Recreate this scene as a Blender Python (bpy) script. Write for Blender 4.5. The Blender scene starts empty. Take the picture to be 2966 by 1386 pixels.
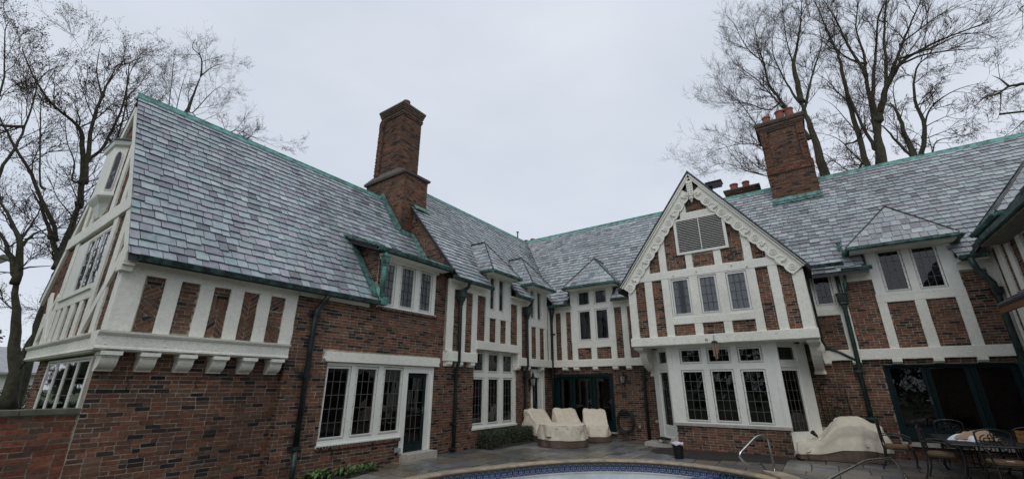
import bpy, bmesh, math, random
from mathutils import Vector, Matrix, noise
R = random.Random(7)
rad = math.radians
scene = bpy.context.scene
COL = scene.collection

# ------------------------------------------------------------------ camera
def make_camera():
    yaw, pitch, roll = rad(-34.818), rad(19.059), rad(0.052)
    f = Vector((math.sin(yaw)*math.cos(pitch), math.cos(yaw)*math.cos(pitch), math.sin(pitch)))
    rt = Vector((math.cos(yaw), -math.sin(yaw), 0)); up = rt.cross(f)
    c, s = math.cos(roll), math.sin(roll)
    r2 = c*rt + s*up; u2 = -s*rt + c*up
    cam = bpy.data.cameras.new('camera'); cam.sensor_width = 36; cam.lens = 36*1228.8/2966
    cam.clip_start = 0.05; cam.clip_end = 2000
    o = bpy.data.objects.new('camera', cam); COL.objects.link(o)
    m = Matrix(((r2.x, u2.x, -f.x, 0), (r2.y, u2.y, -f.y, 0), (r2.z, u2.z, -f.z, 1.75), (0, 0, 0, 1)))
    o.matrix_world = m
    scene.camera = o
make_camera()
CAM = Vector((0, 0, 1.75))

# ------------------------------------------------------------------ overcast sky, soft sun
SUN_EL, SUN_AZ = rad(52), rad(150)       # azimuth measured from +Y towards +X
def make_world():
    w = bpy.data.worlds.new('World'); scene.world = w; w.use_nodes = True
    nt = w.node_tree; N = nt.nodes; L = nt.links
    for n in list(N): N.remove(n)
    out = N.new('ShaderNodeOutputWorld'); add = N.new('ShaderNodeAddShader')
    sky = N.new('ShaderNodeTexSky'); sky.sky_type = 'NISHITA'; sky.sun_disc = False
    sky.sun_elevation = SUN_EL; sky.sun_rotation = SUN_AZ
    b1 = N.new('ShaderNodeBackground'); b1.inputs[1].default_value = 0.05*0.25
    L.new(sky.outputs[0], b1.inputs[0])
    # even cloud deck: pale grey-blue with broad soft mottling
    tc = N.new('ShaderNodeTexCoord'); mp = N.new('ShaderNodeMapping'); mp.inputs['Scale'].default_value = (1.0, 1.0, 2.2)
    nz = N.new('ShaderNodeTexNoise'); nz.inputs['Scale'].default_value = 1.3; nz.inputs['Detail'].default_value = 5; nz.inputs['Roughness'].default_value = .5
    L.new(tc.outputs['Generated'], mp.inputs[0]); L.new(mp.outputs[0], nz.inputs[0])
    rp = N.new('ShaderNodeValToRGB')
    rp.color_ramp.elements[0].position = .30; rp.color_ramp.elements[0].color = (.575, .63, .72, 1)
    rp.color_ramp.elements[1].position = .72; rp.color_ramp.elements[1].color = (.77, .81, .875, 1)
    L.new(nz.outputs['Fac'], rp.inputs[0])
    b2 = N.new('ShaderNodeBackground'); b2.inputs[1].default_value = 0.98
    L.new(rp.outputs[0], b2.inputs[0])
    L.new(b1.outputs[0], add.inputs[0]); L.new(b2.outputs[0], add.inputs[1]); L.new(add.outputs[0], out.inputs[0])
make_world()
sd = bpy.data.lights.new('sun', 'SUN'); sd.energy = 0.85; sd.angle = rad(40); sd.color = (1, .97, .93)
so = bpy.data.objects.new('sun', sd); COL.objects.link(so)
so.rotation_euler = Vector((math.sin(SUN_AZ)*math.cos(SUN_EL), math.cos(SUN_AZ)*math.cos(SUN_EL), math.sin(SUN_EL))).to_track_quat('Z', 'Y').to_euler()
scene.view_settings.view_transform = 'Standard'; scene.view_settings.look = 'None'
scene.view_settings.gamma = 1; scene.view_settings.exposure = 0.0; scene.view_settings.use_curve_mapping = False

# ------------------------------------------------------------------ materials
MATS = {}
def mat(name, col=(.5, .5, .5), rough=.7, tint=False, noise_amt=.25, noise_scale=6, bump=.0, bump_scale=40, spec=.5, metal=0, col2=None, streak=None, coat=0, ramp=(.42, .60), stain=0):
    m = bpy.data.materials.new(name); m.use_nodes = True
    nt = m.node_tree; N = nt.nodes; L = nt.links
    p = N['Principled BSDF']; p.inputs['Roughness'].default_value = rough; p.inputs['Metallic'].default_value = metal
    p.inputs['Specular IOR Level'].default_value = spec
    tc = N.new('ShaderNodeTexCoord'); geo = N.new('ShaderNodeNewGeometry')
    nz = N.new('ShaderNodeTexNoise'); nz.inputs['Scale'].default_value = noise_scale; nz.inputs['Detail'].default_value = 6; nz.inputs['Roughness'].default_value = .62
    if streak:
        mp = N.new('ShaderNodeMapping'); mp.inputs['Scale'].default_value = streak
        L.new(geo.outputs['Position'], mp.inputs[0]); L.new(mp.outputs[0], nz.inputs[0])
    else:
        L.new(geo.outputs['Position'], nz.inputs[0])
    if tint:
        at = N.new('ShaderNodeAttribute'); at.attribute_name = 'tint'; base = at.outputs['Color']
    else:
        rgb = N.new('ShaderNodeRGB'); rgb.outputs[0].default_value = (*col, 1); base = rgb.outputs[0]
    if col2:
        mx = N.new('ShaderNodeMix'); mx.data_type = 'RGBA'
        rp = N.new('ShaderNodeValToRGB'); rp.color_ramp.elements[0].position = ramp[0]; rp.color_ramp.elements[1].position = ramp[1]
        L.new(nz.outputs['Fac'], rp.inputs[0]); L.new(rp.outputs[0], mx.inputs[0]); L.new(base, mx.inputs[6]); mx.inputs[7].default_value = (*col2, 1)
        base = mx.outputs[2]
    # brightness mottling
    ma = N.new('ShaderNodeMapRange'); ma.inputs[1].default_value = .25; ma.inputs[2].default_value = .75
    ma.inputs[3].default_value = 1-noise_amt; ma.inputs[4].default_value = 1+noise_amt
    nz2 = N.new('ShaderNodeTexNoise'); nz2.inputs['Scale'].default_value = noise_scale*2.3; nz2.inputs['Detail'].default_value = 5
    L.new(geo.outputs['Position'], nz2.inputs[0]); L.new(nz2.outputs['Fac'], ma.inputs[0])
    vm = N.new('ShaderNodeVectorMath'); vm.operation = 'SCALE'; L.new(base, vm.inputs[0]); L.new(ma.outputs[0], vm.inputs['Scale'])
    if stain:
        ns = N.new('ShaderNodeTexNoise'); ns.inputs['Scale'].default_value = .55; ns.inputs['Detail'].default_value = 7; ns.inputs['Roughness'].default_value = .6
        ms = N.new('ShaderNodeMapRange'); ms.inputs[1].default_value = .36; ms.inputs[2].default_value = .62; ms.inputs[3].default_value = 1-stain; ms.inputs[4].default_value = 1.06
        L.new(geo.outputs['Position'], ns.inputs[0]); L.new(ns.outputs['Fac'], ms.inputs[0])
        v2 = N.new('ShaderNodeVectorMath'); v2.operation = 'SCALE'; L.new(vm.outputs[0], v2.inputs[0]); L.new(ms.outputs[0], v2.inputs['Scale']); vm = v2
    L.new(vm.outputs[0], p.inputs['Base Color'])
    if bump:
        nb = N.new('ShaderNodeTexNoise'); nb.inputs['Scale'].default_value = bump_scale; nb.inputs['Detail'].default_value = 4
        L.new(geo.outputs['Position'], nb.inputs[0])
        b = N.new('ShaderNodeBump'); b.inputs['Strength'].default_value = bump; b.inputs['Distance'].default_value = .01
        L.new(nb.outputs['Fac'], b.inputs['Height']); L.new(b.outputs[0], p.inputs['Normal'])
    # roughness variation
    rr = N.new('ShaderNodeMapRange'); rr.inputs[1].default_value = .3; rr.inputs[2].default_value = .7
    rr.inputs[3].default_value = max(.03, rough-.1); rr.inputs[4].default_value = min(1, rough+.12)
    L.new(nz.outputs['Fac'], rr.inputs[0])
    if rough > .15: L.new(rr.outputs[0], p.inputs['Roughness'])
    MATS[name] = m; return m
mat('brick_clay', tint=True, stain=.34, rough=.82, noise_amt=.38, noise_scale=9, bump=.5, bump_scale=60, spec=.3)
mat('mortar', (.44, .40, .325), .95, stain=.40, noise_amt=.25, noise_scale=5, bump=.4, bump_scale=90, spec=.2, col2=(.31, .28, .225))
mat('dark_mortar', (.10, .085, .07), .95, noise_amt=.3, noise_scale=5, spec=.2)
mat('roof_slate', tint=True, stain=.16, rough=.34, noise_amt=.22, noise_scale=4, bump=.35, bump_scale=35, spec=.5)
mat('roof_deck', (.05, .05, .055), .9)
mat('white_paint', (.77, .76, .675), .6, stain=.10, noise_amt=.09, noise_scale=9, bump=.8, bump_scale=24, spec=.35, col2=(.655, .65, .585), ramp=(.50, .85))
mat('window_paint', (.75, .755, .695), .5, noise_amt=.06, noise_scale=3, spec=.4)
mat('louvre_paint', (.60, .60, .56), .6, noise_amt=.08)
mat('verdigris', (.085, .205, .175), .6, noise_amt=.45, noise_scale=7, col2=(.035, .065, .058), bump=.2)
mat('verdigris_dark', (.018, .030, .028), .5, noise_amt=.4, noise_scale=6, col2=(.06, .135, .115), bump=.2)
mat('verdigris_bright', (.12, .33, .285), .55, noise_amt=.2, noise_scale=5, col2=(.06, .12, .10))
mat('pipe_lead', (.013, .016, .017), .38, noise_amt=.4, noise_scale=4, col2=(.022, .030, .029), spec=.5)
mat('pipe_green', (.030, .062, .053), .45, noise_amt=.4, noise_scale=7, col2=(.016, .022, .021), spec=.5)
mat('teal_paint', (.003, .0155, .0175), .55, spec=.25, noise_amt=.2, noise_scale=3)
mat('came_lead', (.10, .10, .10), .5, noise_amt=.2)
mat('came_dark', (.03, .03, .035), .5, noise_amt=.2)
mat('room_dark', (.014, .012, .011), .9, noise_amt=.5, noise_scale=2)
mat('curtain', (.66, .67, .70), .9, noise_amt=.25, noise_scale=8)
mat('dark_curtain', (.26, .265, .29), .9, noise_amt=.25, noise_scale=8)
mat('terracotta', (.25, .085, .055), .8, noise_amt=.2)
mat('chimney_cap', (.10, .085, .075), .9, noise_amt=.4)
mat('lead_flashing', (.10, .10, .11), .5)
mat('limestone', (.40, .375, .33), .8, noise_amt=.2, noise_scale=5, bump=.3)
mat('coping_stone', (.42, .34, .235), .65, stain=.25, noise_amt=.2, noise_scale=4, bump=.3, col2=(.30, .245, .18))
mat('flagstone', tint=True, stain=.30, rough=.33, noise_amt=.28, noise_scale=3, bump=.3, bump_scale=14, spec=.5)
mat('joint_sand', (.085, .075, .062), .9, noise_amt=.35)
mat('mossy_stone', (.13, .12, .095), .9, noise_amt=.3, noise_scale=4, col2=(.09, .10, .06))
mat('dirty_shaded_soffit', (.15, .14, .115), .9, noise_amt=.4, noise_scale=4)  # right wing soffits: dirt, with the shadow there put into the colour
mat('soil', (.022, .018, .015), .95, noise_amt=.5, noise_scale=7, bump=1, bump_scale=25)
mat('lawn', (.055, .085, .03), .95, noise_amt=.35, noise_scale=1.2)
mat('pool_plaster', (.63, .68, .70), .6, stain=.14, noise_amt=.10, noise_scale=2, col2=(.53, .58, .60))
mat('pool_tile', tint=True, rough=.2, noise_amt=.12, noise_scale=6)
mat('cover_cloth', (.64, .575, .465), .85, noise_amt=.10, noise_scale=4, bump=.6, bump_scale=9, spec=.3)
mat('cover_skirt', (.115, .078, .062), .85, noise_amt=.25, noise_scale=4, bump=.4, bump_scale=12, spec=.3)
mat('cover_trim', (.06, .045, .035), .85)
mat('steel', (.62, .62, .60), .22, noise_amt=.08, metal=1)
mat('iron', (.014, .013, .012), .45, noise_amt=.3, spec=.5)
mat('table_top', (.014, .018, .019), .65, noise_amt=.3, noise_scale=6)
mat('cushion', (.15, .092, .05), .9, noise_amt=.2, noise_scale=6, bump=.3)
mat('cushion_rust', (.24, .075, .03), .9, noise_amt=.2)
mat('pattern_cushion', (.30, .165, .035), .8, noise_amt=.3, noise_scale=14, col2=(.14, .05, .015))
mat('white_cloth', (.72, .74, .78), .85, noise_amt=.06)
mat('tan_cloth', (.46, .31, .20), .85, noise_amt=.06)
mat('black_plastic', (.012, .011, .013), .35, noise_amt=.2)
mat('bag_plastic', (.66, .62, .66), .4, noise_amt=.1)
mat('hose_rubber', (.018, .03, .026), .4, noise_amt=.3)
mat('lantern_glass', (.25, .25, .23), .15, noise_amt=.1)
mat('bark', (.070, .062, .050), .95, noise_amt=.45, noise_scale=4, bump=1, bump_scale=18, col2=(.058, .064, .036), spec=.2)
mat('twig', (.060, .048, .040), .95, noise_amt=.3, spec=.2)
mat('bud', (.105, .055, .035), .9, noise_amt=.3, spec=.2)
mat('hedge_leaf', tint=True, rough=.55, noise_amt=.3, noise_scale=6)
mat('wood_chime', (.30, .20, .14), .7, noise_amt=.2)
mat('fascia_wood', (.135, .055, .022), .6, noise_amt=.3, noise_scale=8, streak=(8, 1, 8))
mat('shingle_far', (.33, .33, .34), .8, noise_amt=.2, noise_scale=2)
mat('paper', (.75, .75, .75), .7, noise_amt=.03)
mat('socket_grey', (.30, .30, .30), .5)
def glass_mat(name, tintc, refl=1.0):
    m = bpy.data.materials.new(name); m.use_nodes = True
    nt = m.node_tree; N = nt.nodes; L = nt.links
    for n in list(N): N.remove(n)
    out = N.new('ShaderNodeOutputMaterial'); mx = N.new('ShaderNodeMixShader')
    tr = N.new('ShaderNodeBsdfTransparent'); tr.inputs[0].default_value = (*tintc, 1)
    gl = N.new('ShaderNodeBsdfGlossy'); gl.inputs['Roughness'].default_value = .02; gl.inputs[0].default_value = (1, 1, 1, 1)
    fr = N.new('ShaderNodeFresnel'); fr.inputs[0].default_value = 1.45
    mu = N.new('ShaderNodeMath'); mu.operation = 'MULTIPLY'; mu.inputs[1].default_value = refl; mu.use_clamp = True
    geo = N.new('ShaderNodeNewGeometry'); nz = N.new('ShaderNodeTexNoise'); nz.inputs['Scale'].default_value = 5
    b = N.new('ShaderNodeBump'); b.inputs['Strength'].default_value = .05; b.inputs['Distance'].default_value = .02
    L.new(geo.outputs['Position'], nz.inputs[0]); L.new(nz.outputs['Fac'], b.inputs['Height'])
    L.new(b.outputs[0], gl.inputs['Normal'])
    L.new(fr.outputs[0], mu.inputs[0]); L.new(mu.outputs[0], mx.inputs[0])
    L.new(tr.outputs[0], mx.inputs[1]); L.new(gl.outputs[0], mx.inputs[2]); L.new(mx.outputs[0], out.inputs[0])
    MATS[name] = m
glass_mat('window_glass', (.62, .64, .64), 1.55)

# ------------------------------------------------------------------ object helpers
WORG = {}          # world origin of every object used as a parent
class MB:
    """collects faces (with a tint each) and links them as ONE mesh object"""
    def __init__(s): s.v = []; s.f = []; s.c = []; s.mi = []
    def add(s, verts, faces, col=None, mi=0):
        b = len(s.v); s.v.extend([tuple(p) for p in verts])
        for k_, f in enumerate(faces): s.f.append(tuple(b+i for i in f)); s.c.append(col[k_] if isinstance(col, list) else col or (.5, .5, .5)); s.mi.append(mi)
    def box8(s, P, col=None, mi=0, skip_back=False):
        F = [(0, 1, 2, 3), (4, 7, 6, 5), (0, 4, 5, 1), (1, 5, 6, 2), (2, 6, 7, 3), (3, 7, 4, 0)]
        s.add(P, F, col, mi)
    def fbox(s, fr, u0, u1, d0, d1, z0, z1, col=None, mi=0):
        s.box8([fr(u0, d0, z0), fr(u1, d0, z0), fr(u1, d0, z1), fr(u0, d0, z1), fr(u0, d1, z0), fr(u1, d1, z0), fr(u1, d1, z1), fr(u0, d1, z1)], col, mi)
    def box(s, x0, x1, y0, y1, z0, z1, col=None, mi=0):
        s.box8([(x0, y0, z0), (x1, y0, z0), (x1, y0, z1), (x0, y0, z1), (x0, y1, z0), (x1, y1, z0), (x1, y1, z1), (x0, y1, z1)], col, mi)
    def prism(s, poly, off, col=None, mi=0):
        """poly: list of 3D points, off: extrusion vector"""
        n = len(poly); off = Vector(off)
        P = [Vector(p) for p in poly]+[Vector(p)+off for p in poly]
        F = [tuple(range(n-1, -1, -1)), tuple(range(n, 2*n))]+[(i, (i+1) % n, n+(i+1) % n, n+i) for i in range(n)]
        s.add(P, F, col, mi)
    def tube(s, pts, rads, n=6, col=None, mi=0, caps=True):
        pts = [Vector(p) for p in pts]
        if not hasattr(rads, '__len__'): rads = [rads]*len(pts)
        V = []; F = []; prev = None
        for i, p in enumerate(pts):
            t = (pts[min(i+1, len(pts)-1)]-pts[max(i-1, 0)])
            if t.length < 1e-9: t = Vector((0, 0, 1))
            t.normalize()
            if prev is None:
                a = Vector((0, 0, 1)) if abs(t.z) < .9 else Vector((1, 0, 0)); x = t.cross(a).normalized()
            else:
                x = (prev-t*prev.dot(t))
                x = x.normalized() if x.length > 1e-6 else t.orthogonal().normalized()
            prev = x; y = t.cross(x)
            for k in range(n):
                a = 2*math.pi*k/n; V.append(p+x*(rads[i]*math.cos(a))+y*(rads[i]*math.sin(a)))
        for i in range(len(pts)-1):
            for k in range(n): F.append((i*n+k, i*n+(k+1) % n, (i+1)*n+(k+1) % n, (i+1)*n+k))
        if caps: F.append(tuple(range(n-1, -1, -1))); F.append(tuple(range((len(pts)-1)*n, len(pts)*n)))
        s.add(V, F, col, mi)
    def lathe(s, prof, c, n=14, col=None, mi=0):
        V = []; F = []
        for (r, z) in prof:
            for k in range(n):
                a = 2*math.pi*k/n; V.append((c[0]+r*math.cos(a), c[1]+r*math.sin(a), c[2]+z))
        for i in range(len(prof)-1):
            for k in range(n): F.append((i*n+k, i*n+(k+1) % n, (i+1)*n+(k+1) % n, (i+1)*n+k))
        F.append(tuple(range(n-1, -1, -1))); F.append(tuple(range((len(prof)-1)*n, len(prof)*n)))
        s.add(V, F, col, mi)
    def build(s, name, material, parent=None, smooth=False, tint=False, kind=None, label=None, base=None):
        if not s.v: return None
        n = len(s.v)
        mn = [min(p[i] for p in s.v) for i in range(3)]; mx = [max(p[i] for p in s.v) for i in range(3)]
        c = Vector(base) if base is not None else Vector(((mn[0]+mx[0])/2, (mn[1]+mx[1])/2, mn[2]))
        me = bpy.data.meshes.new(name)
        me.from_pydata([(p[0]-c.x, p[1]-c.y, p[2]-c.z) for p in s.v], [], s.f)
        mats = material if isinstance(material, (list, tuple)) else [material]
        for m in mats: me.materials.append(MATS[m])
        if len(mats) > 1: me.polygons.foreach_set('material_index', s.mi)
        if tint:
            a = me.attributes.new('tint', 'FLOAT_COLOR', 'FACE')
            flat = []
            for q in s.c: flat.extend((q[0], q[1], q[2], 1))
            a.data.foreach_set('color', flat)
        if smooth: me.polygons.foreach_set('use_smooth', [True]*len(s.f))
        me.update()
        o = bpy.data.objects.new(name, me); COL.objects.link(o)
        if parent is not None:
            o.parent = parent; o.location = c-WORG[parent.name]
        else: o.location = c
        WORG[o.name] = c
        if kind: o['kind'] = kind
        if label: o['label'] = label
        return o
def empty(name, loc, label, cat, group=None):
    o = bpy.data.objects.new(name, None); COL.objects.link(o); o.location = loc; o.empty_display_size = .2
    o['label'] = label; o['category'] = cat
    if group: o['group'] = group
    WORG[o.name] = Vector(loc); return o
def tag(o, label, cat, group=None):
    o['label'] = label; o['category'] = cat
    if group: o['group'] = group
    return o
def Fr(o, U, Nn):
    o = Vector(o); U = Vector(U); Nn = Vector(Nn)
    return lambda u, d, z: o+U*u+Nn*d+Vector((0, 0, z))
def FX(x): return Fr((x, 0, 0), (0, 1, 0), (1, 0, 0))      # wall facing +x, u = y
def FY(y): return Fr((0, y, 0), (1, 0, 0), (0, -1, 0))     # wall facing -y, u = x

def clip(poly, clipper):
    """Sutherland-Hodgman, 2D, clipper convex counter-clockwise"""
    out = poly
    for i in range(len(clipper)):
        a = clipper[i]; b = clipper[(i+1) % len(clipper)]
        if not out: return []
        inp = out; out = []
        def side(p): return (b[0]-a[0])*(p[1]-a[1])-(b[1]-a[1])*(p[0]-a[0])
        for j in range(len(inp)):
            p = inp[j]; q = inp[(j+1) % len(inp)]; sp = side(p); sq = side(q)
            if sp >= 0: out.append(p)
            if (sp >= 0) != (sq >= 0):
                t = sp/(sp-sq); out.append((p[0]+(q[0]-p[0])*t, p[1]+(q[1]-p[1])*t))
    return out
def area(poly): return .5*abs(sum(poly[i][0]*poly[(i+1) % len(poly)][1]-poly[(i+1) % len(poly)][0]*poly[i][1] for i in range(len(poly))))

# ------------------------------------------------------------------ bricks
BR_RED = [(c[0]*1.28, c[1]*1.38, c[2]*1.22) for c in [(.165, .064, .044), (.145, .06, .043), (.125, .057, .043), (.175, .074, .048), (.14, .068, .048), (.11, .054, .042)]]
BR_DARK = [(.030, .026, .027), (.045, .036, .033), (.055, .035, .030)]
BR_BROWN = [tuple(v*1.15 for v in c) for c in [(.14, .085, .055), (.12, .072, .05), (.165, .085, .052)]]
def brick_colour(kind='house'):
    r = R.random()
    if kind == 'garden':
        c = R.choice([(.235, .078, .045), (.21, .078, .047), (.18, .076, .05), (.15, .085, .058), (.26, .09, .05)])
    elif kind == 'chimney':
        c = R.choice(BR_RED[2:]) if r < .62 else R.choice(BR_DARK) if r < .75 else R.choice(BR_BROWN)
    elif kind == 'orange':
        c = R.choice([(.24, .11, .065), (.21, .095, .055), (.17, .075, .05)])
    elif kind == 'panel':
        c = R.choice(BR_BROWN) if r < .55 else R.choice(BR_RED) if r < .94 else R.choice(BR_DARK)
    else:
        c = R.choice(BR_RED) if r < .66 else R.choice(BR_BROWN) if r < .83 else R.choice(BR_DARK)
    k = R.uniform(.66, 1.12)
    return (c[0]*k, c[1]*k, c[2]*k)
SINGLES = {'brick': [], 'slate': []}     # (score, parent, verts, faces, colour, material)
REST = {}                                # parent name -> MB of the pieces that are not picked
def piece(kind, parent, verts, faces, col):
    c = sum((Vector(v) for v in verts), Vector())/len(verts)
    d = (c-CAM).length
    SINGLES[kind].append((max((Vector(verts[0])-Vector(verts[2])).length, .03)/d, parent, verts, faces, col))
def prism_piece(kind, parent, fr, poly, d0, d1, col, tilt=0):
    n = len(poly)
    V = [fr(p[0], d1+(R.uniform(-tilt, tilt) if tilt else 0), p[1]) for p in poly]+[fr(p[0], d0, p[1]) for p in poly]
    F = [tuple(range(n))]+[(i, n+i, n+(i+1) % n, (i+1) % n) for i in range(n)]
    piece(kind, parent, V, F, col)
CH = .0685
def bricks(parent, fr, u0, u1, z0, z1, holes=(), kind='house', poly=None, ch=CH, bl=.212, joint=.0125, proud=.006, wob=.003):
    """running bond over a rectangle minus rectangular holes, clipped to a convex polygon if given"""
    k0 = int(math.floor(z0/ch)); k1 = int(math.ceil(z1/ch))
    for k in range(k0, k1):
        a = max(z0, k*ch); b = min(z1, (k+1)*ch)-joint
        if b-a < .018: continue
        zc = (a+b)/2
        iv = [(u0, u1)]
        for (h0, h1, y0, y1) in holes:
            if y0 < zc < y1:
                nw = []
                for (p, q) in iv:
                    if h1 <= p or h0 >= q: nw.append((p, q)); continue
                    if h0 > p: nw.append((p, h0))
                    if h1 < q: nw.append((h1, q))
                iv = nw
        st = (k % 2)*bl/2+R.uniform(-.012, .012)
        u = math.floor((u0-st)/bl)*bl+st
        cur = u
        while cur < u1:
            L = bl if R.random() > .12 else bl*.5
            s, e = cur, cur+L-joint
            for (p, q) in iv:
                ss, ee = max(s, p), min(e, q)
                if ee-ss > .028:
                    j = lambda: R.uniform(-.0035, .0035)
                    P = [(ss+j(), a+j()), (ee+j(), a+j()), (ee+j(), b+j()), (ss+j(), b+j())]
                    if poly is not None:
                        P = clip(P, poly)
                        if len(P) < 3 or area(P) < .0012: continue
                    prism_piece('brick', parent, fr, P, -.004, proud+R.uniform(-wob, wob), brick_colour(kind), .0015)
            cur += L
def pattern_panel(parent, fr, u0, u1, z0, z1, style):
    """decorative brick infill: herringbone / diagonals / mixed"""
    rect = [(u0, z0), (u1, z0), (u1, z1), (u0, z1)]
    w, l = .056, .195; g = .015
    def lay(cells, reg):
        for (cx, cz, ang, ll) in cells:
            ca, sa = math.cos(ang), math.sin(ang)
            P = [(cx+ca*x-sa*y, cz+sa*x+ca*y) for x, y in ((-ll/2, -w/2), (ll/2, -w/2), (ll/2, w/2), (-ll/2, w/2))]
            P = clip(P, reg)
            if len(P) >= 3 and area(P) > .0008:
                prism_piece('brick', parent, fr, P, -.004, .012+R.uniform(-.004, .004), brick_colour('panel'), .0015)
    def diag(reg, ang):
        cells = []; n = 12
        cx, cz = sum(p[0] for p in reg)/len(reg), sum(p[1] for p in reg)/len(reg)
        for i in range(-n, n):
            for j in range(-n, n):
                x = j*(l+g)+(i % 2)*(l+g)/2; y = i*(w+g)
                cells.append((cx+math.cos(ang)*x-math.sin(ang)*y, cz+math.sin(ang)*x+math.cos(ang)*y, ang, l))
        lay(cells, reg)
    def chevron(reg, up=True):
        cells = []; um = (reg[0][0]+reg[1][0])/2; zz = reg[0][1]-.4
        a = rad(42)
        st = (w+g)/math.cos(a)
        z = zz
        i = 0
        while z < reg[2][1]+.4:
            for sgn in (-1, 1):
                reg2 = [(u0, reg[0][1]), (um-g/2, reg[0][1]), (um-g/2, reg[2][1]), (u0, reg[2][1])] if sgn < 0 else [(um+g/2, reg[0][1]), (u1, reg[0][1]), (u1, reg[2][1]), (um+g/2, reg[2][1])]
                off = .5*l*math.cos(a)*sgn
                lay([(um+off, z+(off*sgn)*math.tan(a)*(1 if up else -1), a*sgn*(1 if up else -1), l*1.15)], reg2)
            z += st; i += 1
    def sub(a, b): return [(u0, a), (u1, a), (u1, b), (u0, b)]
    h = z1-z0
    if style == 0:      # fans of diagonals
        bricks(parent, fr, u0, u1, z1-.15, z1, kind='panel')
        diag(sub(z0+h*.62, z1-.15), rad(35)); diag(sub(z0+h*.30, z0+h*.62-g), rad(-38)); diag(sub(z0, z0+h*.30-g), rad(33))
    elif style == 1: bricks(parent, fr, u0, u1, z0, z1, kind='panel')
    elif style == 2:
        bricks(parent, fr, u0, u1, z1-.21, z1, kind='panel')
        cells = [(u0+.035+i*(w+g), z0+h*.66, rad(90), l) for i in range(6)]
        lay(cells, sub(z0+h*.55, z0+h*.77)); chevron(sub(z0, z0+h*.54), False)
    elif style == 3: chevron(rect, True)
    else:
        diag(sub(z0+h*.68, z1), rad(40)); bricks(parent, fr, u0, u1, z0+h*.36, z0+h*.68-g, kind='panel'); diag(sub(z0, z0+h*.36-g), rad(-42))

# ------------------------------------------------------------------ walls (mortar core with openings)
def wall(house, fr, u0, u1, z0, z1, holes=(), thick=.25, poly=None, material='mortar'):
    m = MB()
    if poly:
        m.prism([fr(u, 0, z) for u, z in poly], fr(0, -thick, 0)-fr(0, 0, 0))
    else:
        us = sorted({u0, u1, *[h[0] for h in holes], *[h[1] for h in holes]}); us = [u for u in us if u0 <= u <= u1]
        zs = sorted({z0, z1, *[h[2] for h in holes], *[h[3] for h in holes]}); zs = [z for z in zs if z0 <= z <= z1]
        for j in range(len(zs)-1):
            run = None
            for i in range(len(us)):
                ok = i < len(us)-1 and not any(h[0] < (us[i]+us[i+1])/2 < h[1] and h[2] < (zs[j]+zs[j+1])/2 < h[3] for h in holes)
                if ok and run is None: run = us[i]
                if not ok and run is not None:
                    m.fbox(fr, run, us[i], -thick, 0, zs[j], zs[j+1]); run = None
    return m.build('wall', material, house)
def timber(parent, fr, u0, u1, z0, z1, d0, d1, name='post', wav=.006, material='white_paint'):
    """hewn timber with slightly wavering edges"""
    m = MB(); vert = (z1-z0) > (u1-u0)
    n = max(2, int((max(z1-z0, u1-u0))/.22))
    a = R.uniform(0, 50)
    V = []; F = []
    for i in range(n+1):
        t = i/n
        w1 = wav*(noise.noise((a+i*.9, 0, 0))*1.6); w2 = wav*(noise.noise((a+i*.9, 9, 0))*1.6); w3 = wav*.6*noise.noise((a+i*.7, 4, 3))
        if vert:
            z = z0+(z1-z0)*t
            V += [fr(u0+w1, d0, z), fr(u0+w1, d1-.008+w3, z), fr(u0+w1+.010, d1+w3, z), fr(u1+w2-.010, d1+w3, z), fr(u1+w2, d1-.008+w3, z), fr(u1+w2, d0, z)]
        else:
            u = u0+(u1-u0)*t
            V += [fr(u, d0, z0+w1), fr(u, d1-.008+w3, z0+w1), fr(u, d1+w3, z0+w1+.010), fr(u, d1+w3, z1+w2-.010), fr(u, d1-.008+w3, z1+w2), fr(u, d0, z1+w2)]
    for i in range(n):
        for k in range(6): F.append((i*6+k, i*6+(k+1) % 6, i*6+6+(k+1) % 6, i*6+6+k))
    F.append((5, 4, 3, 2, 1, 0)); F.append(tuple(n*6+k for k in range(6)))
    m.add(V, F)
    return m.build(name, material, parent)
def slant(parent, fr, p, q, w, d0, d1, name='brace', material='white_paint'):
    """straight timber between two (u,z) points"""
    m = MB(); t = Vector((q[0]-p[0], q[1]-p[1])).normalized(); nx, nz = -t.y*w/2, t.x*w/2
    P = [(p[0]+nx, p[1]+nz), (p[0]-nx, p[1]-nz), (q[0]-nx, q[1]-nz), (q[0]+nx, q[1]+nz)]
    m.prism([fr(u, d0, z) for u, z in P], fr(0, d1, 0)-fr(0, d0, 0))
    return m.build(name, material, parent)

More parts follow.
